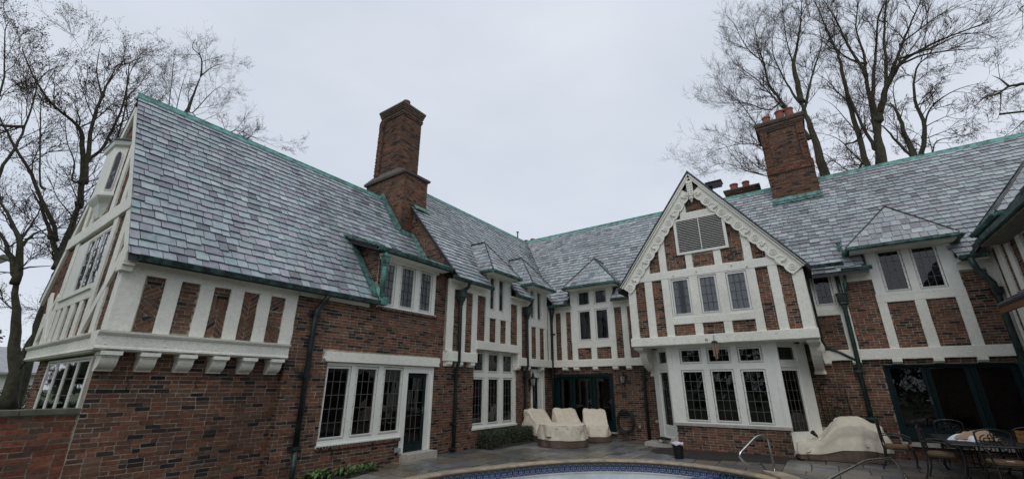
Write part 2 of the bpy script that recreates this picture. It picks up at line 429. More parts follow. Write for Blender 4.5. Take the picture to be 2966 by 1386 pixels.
# ------------------------------------------------------------------ windows
def rect_minus(m, fr, u0, u1, z0, z1, holes, d0, d1):
    us = sorted({u0, u1, *[h[0] for h in holes], *[h[1] for h in holes]}); zs = sorted({z0, z1, *[h[2] for h in holes], *[h[3] for h in holes]})
    for j in range(len(zs)-1):
        run = None
        for i in range(len(us)):
            ok = i < len(us)-1 and not any(h[0] < (us[i]+us[i+1])/2 < h[1] and h[2] < (zs[j]+zs[j+1])/2 < h[3] for h in holes)
            if ok and run is None: run = us[i]
            if not ok and run is not None: m.fbox(fr, run, us[i], d0, d1, zs[j], zs[j+1]); run = None
def window(house, fr, out, lights, d=0.0, frame_d=(-.10, .0), sash=.045, grid=(3, 5), came='came_lead', curtain=None, inset=.05, marg=.03, back=None, name='window', frame_mat='window_paint', label=None, sill=True, depth=.7, rivets=True):
    """out: (u0,u1,z0,z1); lights: list of glass rectangles or (rect, grid)"""
    L2 = [(l if len(l) == 2 else (l, grid)) for l in lights]
    m = MB(); u0, u1, z0, z1 = out
    rect_minus(m, fr, u0, u1, z0, z1, [(h[0]-sash-.012, h[1]+sash+.012, h[2]-sash-.012, h[3]+sash+.012) for h, g in L2], d+frame_d[0], d+frame_d[1])
    w = m.build(name, frame_mat, house, label=label)
    if sill:
        s = MB(); s.fbox(fr, u0-.03, u1+.03, d-.08, d+frame_d[1]+.055, z0-.055, z0+.002); s.build('sill', frame_mat, w)
    for (h, g) in L2:
        a, b, c, e = h
        s = MB(); rect_minus(s, fr, a-sash, b+sash, c-sash, e+sash, [h], d+frame_d[0]+.004, d+frame_d[1]-.026*inset/.05)
        # glazing bead
        rect_minus(s, fr, a-.018, b+.018, c-.018, e+.018, [h], d+frame_d[1]-.022*inset/.05, d+frame_d[1]-.008*inset/.05)
        s.build('sash', frame_mat, w)
        gu, gz = g; gd = d+frame_d[1]-inset
        cw = .006
        cm = MB()
        for i in range(1, gu): x = a+(b-a)*i/gu; cm.fbox(fr, x-cw, x+cw, gd-.006, gd+.008, c, e)
        for j in range(1, gz): z = c+(e-c)*j/gz; cm.fbox(fr, a, b, gd-.005, gd+.007, z-cw, z+cw)
        cm.build('lead_came', came, w)
        for i in range(gu):
            for j in range(gz):
                x0, x1 = a+(b-a)*i/gu, a+(b-a)*(i+1)/gu; y0, y1 = c+(e-c)*j/gz, c+(e-c)*(j+1)/gz
                tx, tz = R.uniform(-.0012, .0012), R.uniform(-.0012, .0012)
                pm = MB(); pm.add([fr(x0, gd-tx-tz, y0), fr(x1, gd+tx-tz, y0), fr(x1, gd+tx+tz, y1), fr(x0, gd-tx+tz, y1)], [(0, 1, 2, 3)])
                pm.build('pane', 'window_glass', w)
        if curtain:
            cu = MB(); n = 14; span = b-a
            for (q0, q1) in (((a-.03, b+.03),) if curtain == 'curtain' and (a > -2.6 or fr(0, 0, 0).x < -5) and R.random() < .75 else ((a-.03, a+span*.36), (b-span*.36, b+.03))):
                V = []; F = []
                for i in range(n+1):
                    x = q0+(q1-q0)*i/n; dd = gd-(.045 if curtain == 'curtain' else .14)+.018*math.sin(i*1.9)
                    V += [fr(x, dd, c-.05), fr(x, dd, e+.05)]
                for i in range(n): F.append((2*i, 2*i+2, 2*i+3, 2*i+1))
                cu.add(V, F)
            cu.build('curtain', curtain, w)
    # dark room behind
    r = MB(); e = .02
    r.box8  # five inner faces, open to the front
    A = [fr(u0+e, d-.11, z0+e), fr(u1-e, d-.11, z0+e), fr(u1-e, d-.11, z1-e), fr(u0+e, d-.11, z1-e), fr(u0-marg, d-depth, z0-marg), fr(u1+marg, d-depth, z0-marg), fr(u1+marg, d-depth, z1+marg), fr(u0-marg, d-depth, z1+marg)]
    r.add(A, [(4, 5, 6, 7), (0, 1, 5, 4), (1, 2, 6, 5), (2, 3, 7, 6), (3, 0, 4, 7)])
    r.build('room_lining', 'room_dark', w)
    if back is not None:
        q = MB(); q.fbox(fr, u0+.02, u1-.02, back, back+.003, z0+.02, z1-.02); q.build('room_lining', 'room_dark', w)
    if rivets and frame_mat == 'window_paint':
        q = MB()
        for (h, g) in L2:
            for s2 in (h[0]-.03, h[1]+.03):
                for k in range(6):
                    z = h[2]+(h[3]-h[2])*(k+.5)/6
                    q.fbox(fr, s2-.006, s2+.006, d+frame_d[1]-.022, d+frame_d[1]-.012, z-.006, z+.006)
        q.build('screw_heads', 'iron', w)
    return w

# ------------------------------------------------------------------ slates
SL = [(.33, .36, .40), (.285, .315, .36), (.345, .385, .41), (.25, .24, .295), (.30, .272, .33), (.25, .33, .35), (.29, .36, .37), (.365, .375, .39), (.30, .315, .35), (.18, .182, .21), (.27, .26, .305), (.325, .36, .385), (.275, .33, .35)]
def slates(parent, O, U, Vd, Nn, poly, exposure=.205, wr=(.17, .36), excl=None, thick=.030, stuff_only=False, bright=1.0, sat=.8):
    O = Vector(O); U = Vector(U).normalized(); Vd = Vector(Vd).normalized(); Nn = Vector(Nn).normalized()
    us = [p[0] for p in poly]; vs = [p[1] for p in poly]
    a2 = sum(poly[i][0]*poly[(i+1) % len(poly)][1]-poly[(i+1) % len(poly)][0]*poly[i][1] for i in range(len(poly)))
    if a2 < 0: poly = poly[::-1]
    v = min(vs)
    while v < max(vs):
        u = min(us)-R.uniform(0, .2)
        while u < max(us):
            w = R.uniform(*wr); drop = R.uniform(-.012, .012) if R.random() < .6 else R.uniform(-.05, .018)
            g = .009
            P = [(u, v+drop), (u+w-g, v+drop+R.uniform(-.006, .006)), (u+w-g, v+exposure+.035), (u, v+exposure+.035)]
            u += w
            if excl and excl(u-w/2, v+exposure/2): continue
            Q = clip(P, poly)
            if len(Q) < 3 or area(Q) < .002: continue
            th = thick+R.uniform(-.004, .006); tw = R.uniform(-.003, .003)
            n = len(Q)
            def h(p): return max(.003, th*(1-(p[1]-v)/(exposure+.06))+.004+tw*(p[0]-u)/w)
            top = [O+U*p[0]+Vd*p[1]+Nn*h(p) for p in Q]; bot = [O+U*p[0]+Vd*p[1]-Nn*.004 for p in Q]
            c = R.choice(SL); g_ = sum(c)/3*1.10; c = (g_*.97+(c[0]-g_/1.1)*sat, g_*1.015+(c[1]-g_/1.1)*sat, g_*1.01+(c[2]-g_/1.1)*sat); k = R.uniform(.80, 1.14)*bright
            V = top+bot; F = [tuple(range(n))]+[(i, n+i, n+(i+1) % n, (i+1) % n) for i in range(n)]
            e_ = .26; piece('slate', parent, V, F, [(c[0]*k, c[1]*k, c[2]*k)]+[(c[0]*k*e_, c[1]*k*e_, c[2]*k*e_)]*(len(F)-1))  # cut edges tinted darker: wet slate plus painted course shadow lines
        v += exposure
def flush_pieces(kind, material, parents_ok, limit, restname):
    """the largest pieces become objects, the rest one joined part per parent"""
    L = SINGLES[kind]; L.sort(key=lambda t: -t[0]); rest = {}; n = 0
    for sc, par, V, F, c in L:
        if n < limit and parents_ok(par):
            m = MB(); m.add(V, F, c); m.build(kind, material, par, tint=True); n += 1
        else:
            rest.setdefault(par.name, (par, MB()))[1].add(V, F, c)
    for par, m in rest.values(): m.build(restname, material, par, tint=True, kind='stuff')
    SINGLES[kind] = []
# ================================================================== THE HOUSE
house = empty('timbered_house', (-9, 9, 0), 'large brick and half-timbered house with a slate roof around the pool courtyard', 'house')
XL, YB, YG, XR = -8.95, 15.6, 1.9, 4.15
fL, fB = FX(XL), FY(YB)
ZB = -.25
# ---- left wing, ground floor under the near jetty
fW = FX(-9.13)
w1 = wall(house, fW, 1.92, 4.78, ZB, 2.30)
bricks(w1, fW, 1.92, 4.76, ZB, 2.28)
fS = FY(4.76)
ws = wall(house, fS, -9.20, XL-.006, ZB, 2.6, thick=.2)
bricks(ws, fS, -9.13, XL, ZB, 2.30)
# ---- left wing, main two-storey wall
H = [(5.70, 9.0, .57, 2.25), (7.93, 9.0, .15, .58), (6.87, 8.89, 3.69, 5.0)]
polyM = None
wm = wall(house, fL, 4.77, 9.47, ZB, 5.02, H+[(4.0, 6.80, 3.70, 6)])
bricks(wm, fL, 4.77, 9.47, ZB, 5.0, H+[(5.55, 9.15, 2.24, 2.52), (4.0, 6.80, 3.66, 6)])
# soldier sills under windows
for (a, b, z) in ((5.68, 7.9, .47), (6.85, 8.92, 3.60)):
    u = a
    while u < b:
        prism_piece('brick', wm, fL, [(u, z-.0), (u+.062, z), (u+.062, z+.075), (u, z+.075)], 0, .055, brick_colour()); u += .073
# shallow pilaster strip beside the drainpipe corner
fP = FX(XL-.05)
# white frieze below the gutter
timber(wm, fL, 4.80, 6.60, 3.60, 3.71, 0, .05, 'frieze_board', .002)
# lintel with shaped ends
m = MB()
m.prism([fL(u, -.02, z) for u, z in ((5.60, 2.27), (5.56, 2.33), (5.60, 2.39), (5.62, 2.48), (9.13, 2.50), (9.15, 2.40), (9.11, 2.33), (9.14, 2.27))], (.12, 0, 0))
m.build('lintel', 'white_paint', wm)
lw = window(house, fL, (5.70, 7.93, .57, 2.25), [(5.75, 6.29, .71, 2.13), (6.53, 7.06, .71, 2.14), (7.33, 7.855, .715, 2.15)], grid=(3, 5), d=0)
# teal garden door
def door(house, fr, u0, u1, z0, z1, glass, grid, d=-.06, name='garden_door', leaf_mat='teal_paint', came='came_lead', handle=True, lab=None):
    m = MB(); rect_minus(m, fr, u0, u1, z0, z1, [glass], d-.045, d)
    o = m.build(name, leaf_mat, house, label=lab)
    b = MB(); rect_minus(b, fr, glass[0]-.02, glass[1]+.02, glass[2]-.02, glass[3]+.02, [glass], d-.001, d+.012); b.build('glazing_bead', leaf_mat, o)
    gu, gz = grid; gd = d-.02
    c = MB()
    for i in range(1, gu): x = glass[0]+(glass[1]-glass[0])*i/gu; c.fbox(fr, x-.006, x+.006, gd-.006, gd+.008, glass[2], glass[3])
    for j in range(1, gz): z = glass[2]+(glass[3]-glass[2])*j/gz; c.fbox(fr, glass[0], glass[1], gd-.005, gd+.007, z-.006, z+.006)
    c.build('lead_came', came, o)
    for i in range(gu):
        for j in range(gz):
            x0, x1 = glass[0]+(glass[1]-glass[0])*i/gu, glass[0]+(glass[1]-glass[0])*(i+1)/gu
            y0, y1 = glass[2]+(glass[3]-glass[2])*j/gz, glass[2]+(glass[3]-glass[2])*(j+1)/gz
            t = R.uniform(-.004, .004)
            p = MB(); p.add([fr(x0, gd-t, y0), fr(x1, gd+t, y0), fr(x1, gd+t, y1), fr(x0, gd-t, y1)], [(0, 1, 2, 3)]); p.build('pane', 'window_glass', o)
    if handle:
        hm = MB(); hz = z0+.95; hu = u1-.06
        hm.fbox(fr, hu-.02, hu+.02, d, d+.01, hz-.09, hz+.09); hm.tube([fr(hu, d+.01, hz), fr(hu, d+.05, hz), fr(hu-.1, d+.05, hz)], .009, 6); hm.build('handle', 'lead_flashing', o)
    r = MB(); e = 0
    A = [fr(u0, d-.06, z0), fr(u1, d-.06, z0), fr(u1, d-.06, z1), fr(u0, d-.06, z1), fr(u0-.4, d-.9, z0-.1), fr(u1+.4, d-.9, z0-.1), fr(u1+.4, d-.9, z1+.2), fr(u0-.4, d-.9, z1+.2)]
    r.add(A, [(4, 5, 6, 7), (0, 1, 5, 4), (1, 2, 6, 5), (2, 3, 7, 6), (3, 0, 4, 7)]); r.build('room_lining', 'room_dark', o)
    return o
gdoor = door(house, fL, 8.08, 8.80, .19, 2.08, (8.17, 8.69, .40, 1.96), (3, 5))
m = MB(); m.fbox(fL, 7.93, 8.08, -.11, .01, .17, 2.25); m.fbox(fL, 8.80, 8.98, -.11, .01, .17, 2.25); m.fbox(fL, 8.08, 8.80, -.11, .01, 2.085, 2.25); m.fbox(fL, 8.80, 8.84, .01, .03, .17, 2.25)
m.fbox(fL, 8.93, 8.98, .01, .035, .17, 2.25)
m.build('door_frame', 'window_paint', gdoor)
m = MB(); m.box(-9.05, -8.66, 7.98, 9.02, 0, .165); m.build('doorstep', 'limestone', house)
m = MB(); m.fbox(fL, 7.80, 7.96, .01, .07, .22, .31); m.fbox(fL, 7.83, 7.93, .07, .09, .235, .295); m.build('outdoor_socket', 'socket_grey', house)
# upper window of the shed dormer
window(house, fL, (6.86, 8.90, 3.69, 5.0), [(6.93, 7.335, 3.78, 4.83), (7.60, 8.03, 3.785, 4.85), (8.31, 8.71, 3.785, 4.855)], grid=(3, 5), came='came_dark', curtain='curtain')

# ---- near jettied storey: herringbone panels between posts
fJ = FX(-8.98)
wj = wall(house, fJ, 1.90, 4.77, 2.30, 3.72)
panels = [(2.18, 2.46, 0), (2.69, 2.98, 1), (3.21, 3.49, 2), (3.73, 4.01, 3), (4.25, 4.54, 4)]
for a, b, st in panels: pattern_panel(wj, fJ, a, b, 2.585, 3.495, st)
cuts = [1.86]+[x for a, b, _ in panels for x in (a, b)]+[4.80]
for i in range(0, len(cuts), 2): timber(wj, fJ, cuts[i], cuts[i+1], 2.56, 3.50, 0, .045, 'post', .008)
timber(wj, fJ, 1.86, 4.80, 3.49, 3.72, 0, .048, 'frieze_board', .004)
m = MB(); m.fbox(fJ, 1.80, 1.95, -.1, .16, 3.50, 3.80); m.fbox(fJ, 1.80, 1.95, .16, .22, 3.58, 3.80); m.build('corner_block', 'white_paint', wj)
def jetty_beam(parent, fr, u0, u1, z0, z1, d1, d0, bolts=True):
    m = MB(); h = z1-z0
    prof = [(d0, z0), (d1-.03, z0), (d1-.005, z0+.02), (d1-.01, z0+.05), (d1-.02, z0+.06), (d1-.02, z1-.075), (d1+.005, z1-.06), (d1+.03, z1-.03), (d1+.035, z1), (d0, z1)]
    m.prism([fr(u0, d, z) for d, z in prof], fr(u1, 0, 0)-fr(u0, 0, 0))
    o = m.build('jetty_beam', 'white_paint', parent)
    if bolts:
        n = int((u1-u0)/.24)
        for k in range(n):
            u = u0+.1+(u1-u0-.2)*k/(n-1)
            for zz in ((z1-.10,) if k % 3 else (z1-.10, z0+.09)):
                c = fr(u+R.uniform(-.03, .03), d1-.02, zz+R.uniform(-.008, .008)); nrm = (fr(0, 1, 0)-fr(0, 0, 0))
                q = MB(); q.tube([c, c+nrm*.006, c+nrm*.012], [.016, .013, .004], 8); q.build('bolt_head', 'white_paint', parent)
    return o
jetty_beam(wj, FX(-8.95), 1.78, 4.74, 2.27, 2.555, .12, -.25)
m = MB(); m.box(-9.2, -8.88, 1.85, 4.74, 2.262, 2.29); m.build('soffit', 'white_paint', wj)
def corbel(parent, fr, u0, u1, z0, z1, d0, d1, name='corbel'):
    m = MB(); h = z1-z0; D = d1-d0
    prof = [(d0, z0), (d0+D*.34, z0), (d0+D*.36, z0+h*.10)]
    for k in range(7):
        a = k/6*math.pi/2
        prof.append((d0+D*(.36+.50*math.sin(a)), z0+h*(.10+.58*(1-math.cos(a)))))
    prof += [(d1-.02, z0+h*.70), (d1-.02, z0+h*.76), (d1+.01, z0+h*.78), (d1+.01, z1), (d0, z1)]
    m.prism([fr(u0, d, z) for d, z in prof], fr(u1, 0, 0)-fr(u0, 0, 0))
    m.fbox(fr, u0-.02, u1+.02, d0, d1+.022, z1-h*.2, z1)
    return m.build(name, 'white_paint', parent)
for u in (1.90, 2.385, 2.91, 3.42, 3.92, 4.44): corbel(w1, fW, u, u+.215, 1.965, 2.255, 0, .29)
m = MB()
for (u, z) in ((2.35, 1.75), (3.3, 1.80)):
    m.tube([fW(u, .01, z+.10), fW(u+.03, .05, z+.05), fW(u, .05, z-.02), fW(u+.04, .03, z-.08)], .008, 5)
m.build('wall_hook', 'iron', w1)

# ---- gable end facing the garden on the left
fG = FY(YG)
CX, PX = -11.92, -15.0
gp = [(-14.35, 2.45), (-8.96, 2.45), (-8.96, 4.10), (CX, 8.02), (-14.85, 4.0), (-14.35, 3.6)]
wg = wall(house, fG, 0, 0, 0, 0, poly=gp, thick=.3)
clipg = [(-14.35, 2.45), (-8.96, 2.45), (-8.96, 4.10), (CX, 8.02), (-14.85, 4.0)]
bricks(wg, fG, -14.8, -8.96, 2.56, 8.0, [(-12.95, -10.57, 3.3, 4.95), (-12.7, -11.6, 5.2, 7.0)], poly=clipg)
gl = wall(house, FY(2.02), -13.9, -9.2, ZB, 2.30, [(-12.85, -9.75, .95, 2.2)])
bricks(gl, FY(2.02), -13.9, -9.39, 1.0, 2.28, [(-12.85, -9.75, .9, 2.2)])
jetty_beam(wg, FY(1.95), -14.5, -8.90, 2.27, 2.555, .12, -.25)
m = MB(); m.box(-14.4, -9.12, 1.86, 2.1, 2.262, 2.29); m.build('soffit', 'white_paint', wg)
for a, b in ((-14.2, -13.95), (-13.60, -13.25), (-12.85, -12.60), (-12.37, -12.10), (-11.79, -11.48), (-11.14, -10.91)):
    timber(wg, fG, a, b, 2.56, 3.28, 0, .045)
for a, b, zt in ((-13.3, -13.0, 4.75), (-10.55, -10.30, 4.78), (-9.85, -9.6, 4.78), (-9.16, -8.93, 4.0)): timber(wg, fG, a, b, 2.56, zt, 0, .045)
timber(wg, fG, -13.2, -10.45, 3.24, 3.46, 0, .05, 'rail'); timber(wg, fG, -14.2, -9.6, 4.76, 5.05, 0, .07, 'rail')
slant(wg, fG, (-10.45, 2.6), (-9.1, 4.0), .2, 0, .052); slant(wg, fG, (-13.2, 2.6), (-14.2, 3.7), .2, 0, .052); slant(wg, fG, (-14.1, 2.6), (-13.3, 3.6), .16, 0, .05)
for a, zt in ((-13.3, 5.9), (-12.75, 5.5), (-11.25, 6.9), (-10.55, 5.9)): timber(wg, fG, a, a+.24, 5.05, zt, 0, .045)
slant(wg, fG, (CX-.02, 7.86), (-15.0, 3.62), .24, .0, .06, 'bargeboard'); slant(wg, fG, (CX+.02, 7.78), (-8.98, 3.72), .20, .0, .05, 'bargeboard')
window(house, fG, (-12.95, -10.57, 3.47, 4.66), [(-12.10, -11.66, 3.55, 4.57), (-11.58, -11.14, 3.55, 4.57), (-11.06, -10.64, 3.55, 4.57)], grid=(2, 4), d=.03, sash=.03, inset=.014, frame_d=(-.05, 0), back=.004)
window(house, FY(2.02), (-12.88, -9.72, .95, 2.22), [(-12.75, -12.1, 1.05, 2.14), (-11.98, -11.35, 1.05, 2.14), (-11.23, -10.6, 1.05, 2.14), (-10.48, -9.85, 1.05, 2.14)], grid=(1, 4), d=.03, sash=.03, inset=.014, frame_d=(-.05, 0))
# small oriel in the gable peak
m = MB()
def hexa(s, z): q = .62*(.75-s); return [(-12.78+q, YG+.02, z), (-12.52+q*.7, YG-.27*s, z), (-11.80-q*.7, YG-.27*s, z), (-11.55-q, YG+.02, z)]
def loft(m, rings):
    V = [p for r in rings for p in r]; n = len(rings[0]); F = []
    for i in range(len(rings)-1):
        for k in range(n): F.append((i*n+k, i*n+(k+1) % n, (i+1)*n+(k+1) % n, (i+1)*n+k))
    F.append(tuple(range(n-1, -1, -1))); F.append(tuple(range((len(rings)-1)*n, len(rings)*n))); m.add(V, F)
loft(m, [hexa(.15, 5.15), hexa(.30, 5.28), hexa(.45, 5.40), hexa(.72, 5.50), hexa(.80, 5.54), hexa(.80, 5.60), hexa(.66, 5.62), hexa(.66, 6.72), hexa(.80, 6.75), hexa(.88, 6.83)])
ori = m.build('oriel', 'window_paint', house)
m = MB(); loft(m, [hexa(.92, 6.835), hexa(.92, 6.87), hexa(.05, 7.1)]); m.build('oriel_roof', 'verdigris_dark', ori)
# leaded light in the canted side of the oriel
pa, pb = Vector(hexa(.66, 0)[2]), Vector(hexa(.66, 0)[3]); du = (pb-pa); LO = du.length; du.normalize(); dn = Vector((du.y, -du.x, 0)); dn = dn if dn.x > 0 else -dn
fO = Fr(pa, du, dn); oa, ob = LO*.28, LO*.66
def arch(a, b, z0, z1): return [(a, z0), (b, z0), (b, z1-.16), (b-(b-a)*.12, z1-.06), ((a+b)/2, z1), (a+(b-a)*.12, z1-.06), (a, z1-.16)]
m = MB(); m.prism([fO(u, .006, z) for u, z in arch(oa, ob, 5.70, 6.60)], dn*.004); m.build('pane', 'window_glass', ori)
m = MB(); m.prism([fO(u, .002, z) for u, z in arch(oa-.005, ob+.005, 5.69, 6.61)], dn*.003); m.build('room_lining', 'room_dark', ori)
m = MB()
q = arch(oa-.012, ob+.012, 5.68, 6.62)
for i in range(len(q)): a, b = q[i], q[(i+1) % len(q)]; m.tube([fO(a[0], .01, a[1]), fO(b[0], .01, b[1])], .014, 5)
m.build('sash', 'window_paint', ori)

# ---- left wing, far half: lower brick, timbered jetty with two hipped dormers
HF = [(10.76, 13.12, .55, 2.86), (14.08, 15.06, 0, 2.36)]
wf = wall(house, fL, 9.47, 15.62, ZB, 2.86, HF)
bricks(wf, fL, 9.47, 15.6, ZB, 2.45, HF)
window(house, fL, (10.76, 13.12, .55, 2.86), [((10.80, 11.29, .68, 1.96), (3, 5)), ((11.575, 12.105, .67, 1.97), (3, 5)), ((12.395, 12.92, .67, 1.97), (3, 5)), ((10.82, 11.275, 2.23, 2.75), (3, 2)), ((11.565, 12.085, 2.23, 2.75), (3, 2)), ((12.385, 12.90, 2.235, 2.75), (3, 2))], d=-.02)
door(house, fL, 14.18, 14.72, .10, 2.07, (14.24, 14.66, .45, 1.98), (2, 4), d=-.10, came='came_dark')
m = MB(); m.fbox(fL, 14.08, 14.18, -.12, .03, .08, 2.36); m.fbox(fL, 14.72, 15.06, -.12, .0, .08, 2.36); m.fbox(fL, 14.9, 15.06, 0, .03, .08, 2.36); m.fbox(fL, 14.18, 14.72, -.12, .02, 2.07, 2.36); m.build('door_frame', 'window_paint', house)
fU, fT = FX(-8.83), FX(-8.83)
dorm = [(11.10, 12.55), (13.65, 15.13)]
wu = wall(house, fU, 9.33, 15.6, 2.44, 5.5, [(11.30, 12.12, 4.15, 5.36), (13.90, 14.68, 4.15, 5.36), (9, 11.1, 4.86, 6), (12.55, 13.65, 4.86, 6), (15.13, 16, 4.86, 6), (10.69, 13.02, 2, 2.86)])
zt = 4.6
for a, b, z0, z1 in ((9.56, 9.86, 2.73, 4.6), (10.115, 10.44, 2.73, 4.62), (10.68, 11.10, 3.13, 4.61), (11.335, 11.69, 3.13, 3.92), (11.94, 12.29, 3.13, 3.92), (12.55, 13.0, 3.13, 4.58), (13.27, 13.66, 2.73, 4.58), (13.94, 14.30, 2.73, 3.93), (14.55, 14.895, 2.73, 3.93), (15.13, 15.25, 2.73, 4.75)):
    bricks(wu, fU, a, b, z0, z1)
for a, b, z0, z1 in ((9.29, 9.56, 2.72, 4.70), (9.86, 10.115, 2.72, 4.62), (10.44, 10.68, 2.72, 4.62), (11.10, 11.335, 3.12, 4.0), (11.69, 11.94, 3.12, 3.95), (12.29, 12.55, 3.12, 3.95), (13.0, 13.27, 2.72, 4.6), (13.66, 13.94, 2.72, 4.0), (14.30, 14.55, 2.72, 3.95), (14.895, 15.13, 2.72, 4.0), (15.25, 15.42, 2.72, 4.8)):
    timber(wu, fU, a, b, z0, z1, 0, .05)
for a, b in ((9.29, 11.12), (12.54, 13.67), (15.12, 15.5)): timber(wu, fU, a, b, 4.58, 4.87, 0, .055, 'wall_plate', .004)
timber(wu, fU, 10.67, 13.03, 2.86, 3.125, -.02, .085, 'rail'); 
timber(wu, fU, 9.32, 10.68, 2.44, 2.725, -.1, .09, 'jetty_beam'); timber(wu, fU, 13.03, 15.42, 2.445, 2.725, -.1, .09, 'jetty_beam')
timber(wu, fU, 13.02, 13.05, 2.45, 2.87, -.15, .06, 'post', .001)
for u in (9.36, 9.84, 10.40, 12.95-.0, 13.62, 14.6): 
    m = MB(); m.prism([(XL+d, u, z) for d, z in ((-.02, 2.30), (.14, 2.30), (.19, 2.36), (.19, 2.44), (-.02, 2.44))], (0, .2, 0)); m.build('joist_end', 'white_paint', wu)
for (a, b), lights in zip(dorm, ([(11.335, 11.555, 4.235, 5.30), (11.845, 12.09, 4.235, 5.30)], [(13.93, 14.11, 4.245, 5.30), (14.41, 14.64, 4.245, 5.30)])):
    window(house, fU, (a, b, 3.92, 5.47), lights, grid=(2, 4), d=.06, frame_d=(-.1, 0), came='came_dark', curtain='dark_curtain', sill=False, rivets=False)

# ---- back wing between the corner and the gable
fBu = FY(15.52)
HB = [(-8.80, -6.32, .2, 2.20), (-4.55, -.25, .2, 2.95)]
wb = wall(house, fB, -8.97, 1.40, ZB, 2.46, HB)
bricks(wb, fB, -8.95, -4.45, ZB, 2.45, HB); bricks(wb, fB, -.30, 1.40, ZB, 2.45)
wbu = wall(house, fBu, -8.82, -4.70, 2.45, 5.5, [(-7.60, -6.16, 3.3, 5.42), (-9, -7.87, 4.87, 6), (-6.05, -4, 4.87, 6)])
for a, b, z0, z1 in ((-8.58, -8.34, 2.73, 4.61), (-8.10, -7.865, 2.73, 4.61), (-7.635, -7.06, 2.73, 3.15), (-6.83, -6.26, 2.73, 3.15), (-6.035, -5.76, 2.73, 4.6), (-5.53, -5.2, 2.73, 4.6)):
    bricks(wbu, fBu, a, b, z0, z1)
for a, b, z0, z1 in ((-8.75, -8.58, 2.72, 4.62), (-8.34, -8.10, 2.72, 4.62), (-7.865, -7.635, 2.72, 3.6), (-7.06, -6.83, 2.72, 3.2), (-6.26, -6.035, 2.72, 3.6), (-5.76, -5.53, 2.72, 4.62), (-5.2, -4.9, 2.72, 4.62)):
    timber(wbu, fBu, a, b, z0, z1, 0, .05)
timber(wbu, fBu, -7.70, -6.20, 3.15, 3.36, 0, .053, 'rail')
timber(wbu, fBu, -8.8, -7.86, 4.60, 4.88, 0, .055, 'wall_plate', .004); timber(wbu, fBu, -6.06, -4.8, 4.59, 4.88, 0, .055, 'wall_plate', .004)
timber(wbu, fBu, -8.74, -4.85, 2.455, 2.725, -.1, .09, 'jetty_beam')
window(house, fBu, (-7.87, -6.03, 3.355, 5.48), [((-7.48, -7.045, 4.83, 5.315), (3, 2)), ((-6.755, -6.325, 4.84, 5.315), (3, 2)), ((-7.48, -7.04, 3.48, 4.545), (3, 4)), ((-6.765, -6.315, 3.48, 4.55), (3, 4))], d=.06, came='came_dark', curtain='dark_curtain', sill=False, rivets=False)
def joists(parent, xs, z0=2.325, z1=2.45):
    for a, b in xs:
        m = MB(); m.prism([(a, YB-d, z) for d, z in ((-.02, z0), (.10, z0), (.16, z0+.05), (.16, z1), (-.02, z1))], (b-a, 0, 0)); m.build('joist_end', 'white_paint', parent)
joists(wbu, ((-8.32, -8.10), (-7.83, -7.61), (-7.03, -6.83), (-6.24, -6.03), (-5.73, -5.53)))
# teal French doors, left set
m = MB(); rect_minus(m, fB, -8.80, -6.32, .22, 2.20, [(-8.70, -8.06, .26, 2.10), (-8.02, -7.22, .26, 2.10), (-7.18, -6.42, .26, 2.10)], -.12, .02)
fd = m.build('door_frame', 'teal_paint', house)
for a, b, ga, gb in ((-8.695, -8.065, -8.58, -8.13), (-8.015, -7.225, -7.90, -7.30), (-7.175, -6.425, -7.06, -6.50)): door(house, fB, a, b, .265, 2.095, (ga, gb, .56, 2.02), (1, 1), d=-.05, name='french_door', came='came_dark', handle=a > -8.5)
m = MB(); m.fbox(fB, -8.85, -6.28, -.1, .10, .17, .22); m.build('threshold', 'limestone', fd)
m = MB(); m.fbox(fB, -8.80, -6.32, -.1, .02, ZB, .17); m.build('door_riser', 'dark_mortar', fd)

# ---- projecting gable
YP = 13.85; fP = FY(YP)
GX0, GX1, GC, GP, GE = -4.83, .12, -2.42, 8.42, 4.92
ZJ0, ZJ1 = 2.95, 3.21
slope = (GP-GE)/2.6
wgp = [(GX0, ZJ0), (GX1, ZJ0), (GX1, 4.75), (GC, 8.22), (GX0, 4.75)]
wp = wall(house, fP, GX0, GX1, ZJ0, 5.02, [(-3.46, -2.82, 3.78, 5.0), (-2.65, -2.03, 3.78, 5.0), (-1.86, -1.21, 3.78, 5.0)], thick=.12)
wall(house, fP, 0, 0, 0, 0, poly=[(GX0+.16, 5.02), (GX1-.16, 5.02), (GC, 8.22)], thick=.12)
wall(house, fB, -4.80, .12, 2.46, 5.0, thick=.2)
gh = [(-3.46, -2.82, 3.85, 4.96), (-2.65, -2.03, 3.85, 4.96), (-1.87, -1.2, 3.85, 4.96), (-3.05, -1.6, 5.76, 6.9)]
for a, b, z0, z1 in ((-4.58, -4.26, 3.22, 5.01), (-4.015, -3.705, 3.22, 5.01), (-1.015, -.705, 3.22, 5.02), (-.465, -.16, 3.22, 5.02), (-3.475, -2.87, 3.22, 3.555), (-2.64, -2.065, 3.22, 3.555), (-1.84, -1.245, 3.22, 3.555),
                     (-4.04, -3.70, 5.27, 6.6), (-3.48, -2.88, 5.27, 6.95), (-2.68, -2.05, 5.28, 5.66), (-1.84, -1.24, 5.27, 6.95), (-1.02, -.69, 5.26, 6.3), (-2.66, -2.04, 7.1, 8.1), (-3.1, -2.85, 6.93, 7.3), (-1.84, -1.55, 6.93, 7.3)):
    bricks(wp, fP, a, b, z0, z1, poly=wgp)
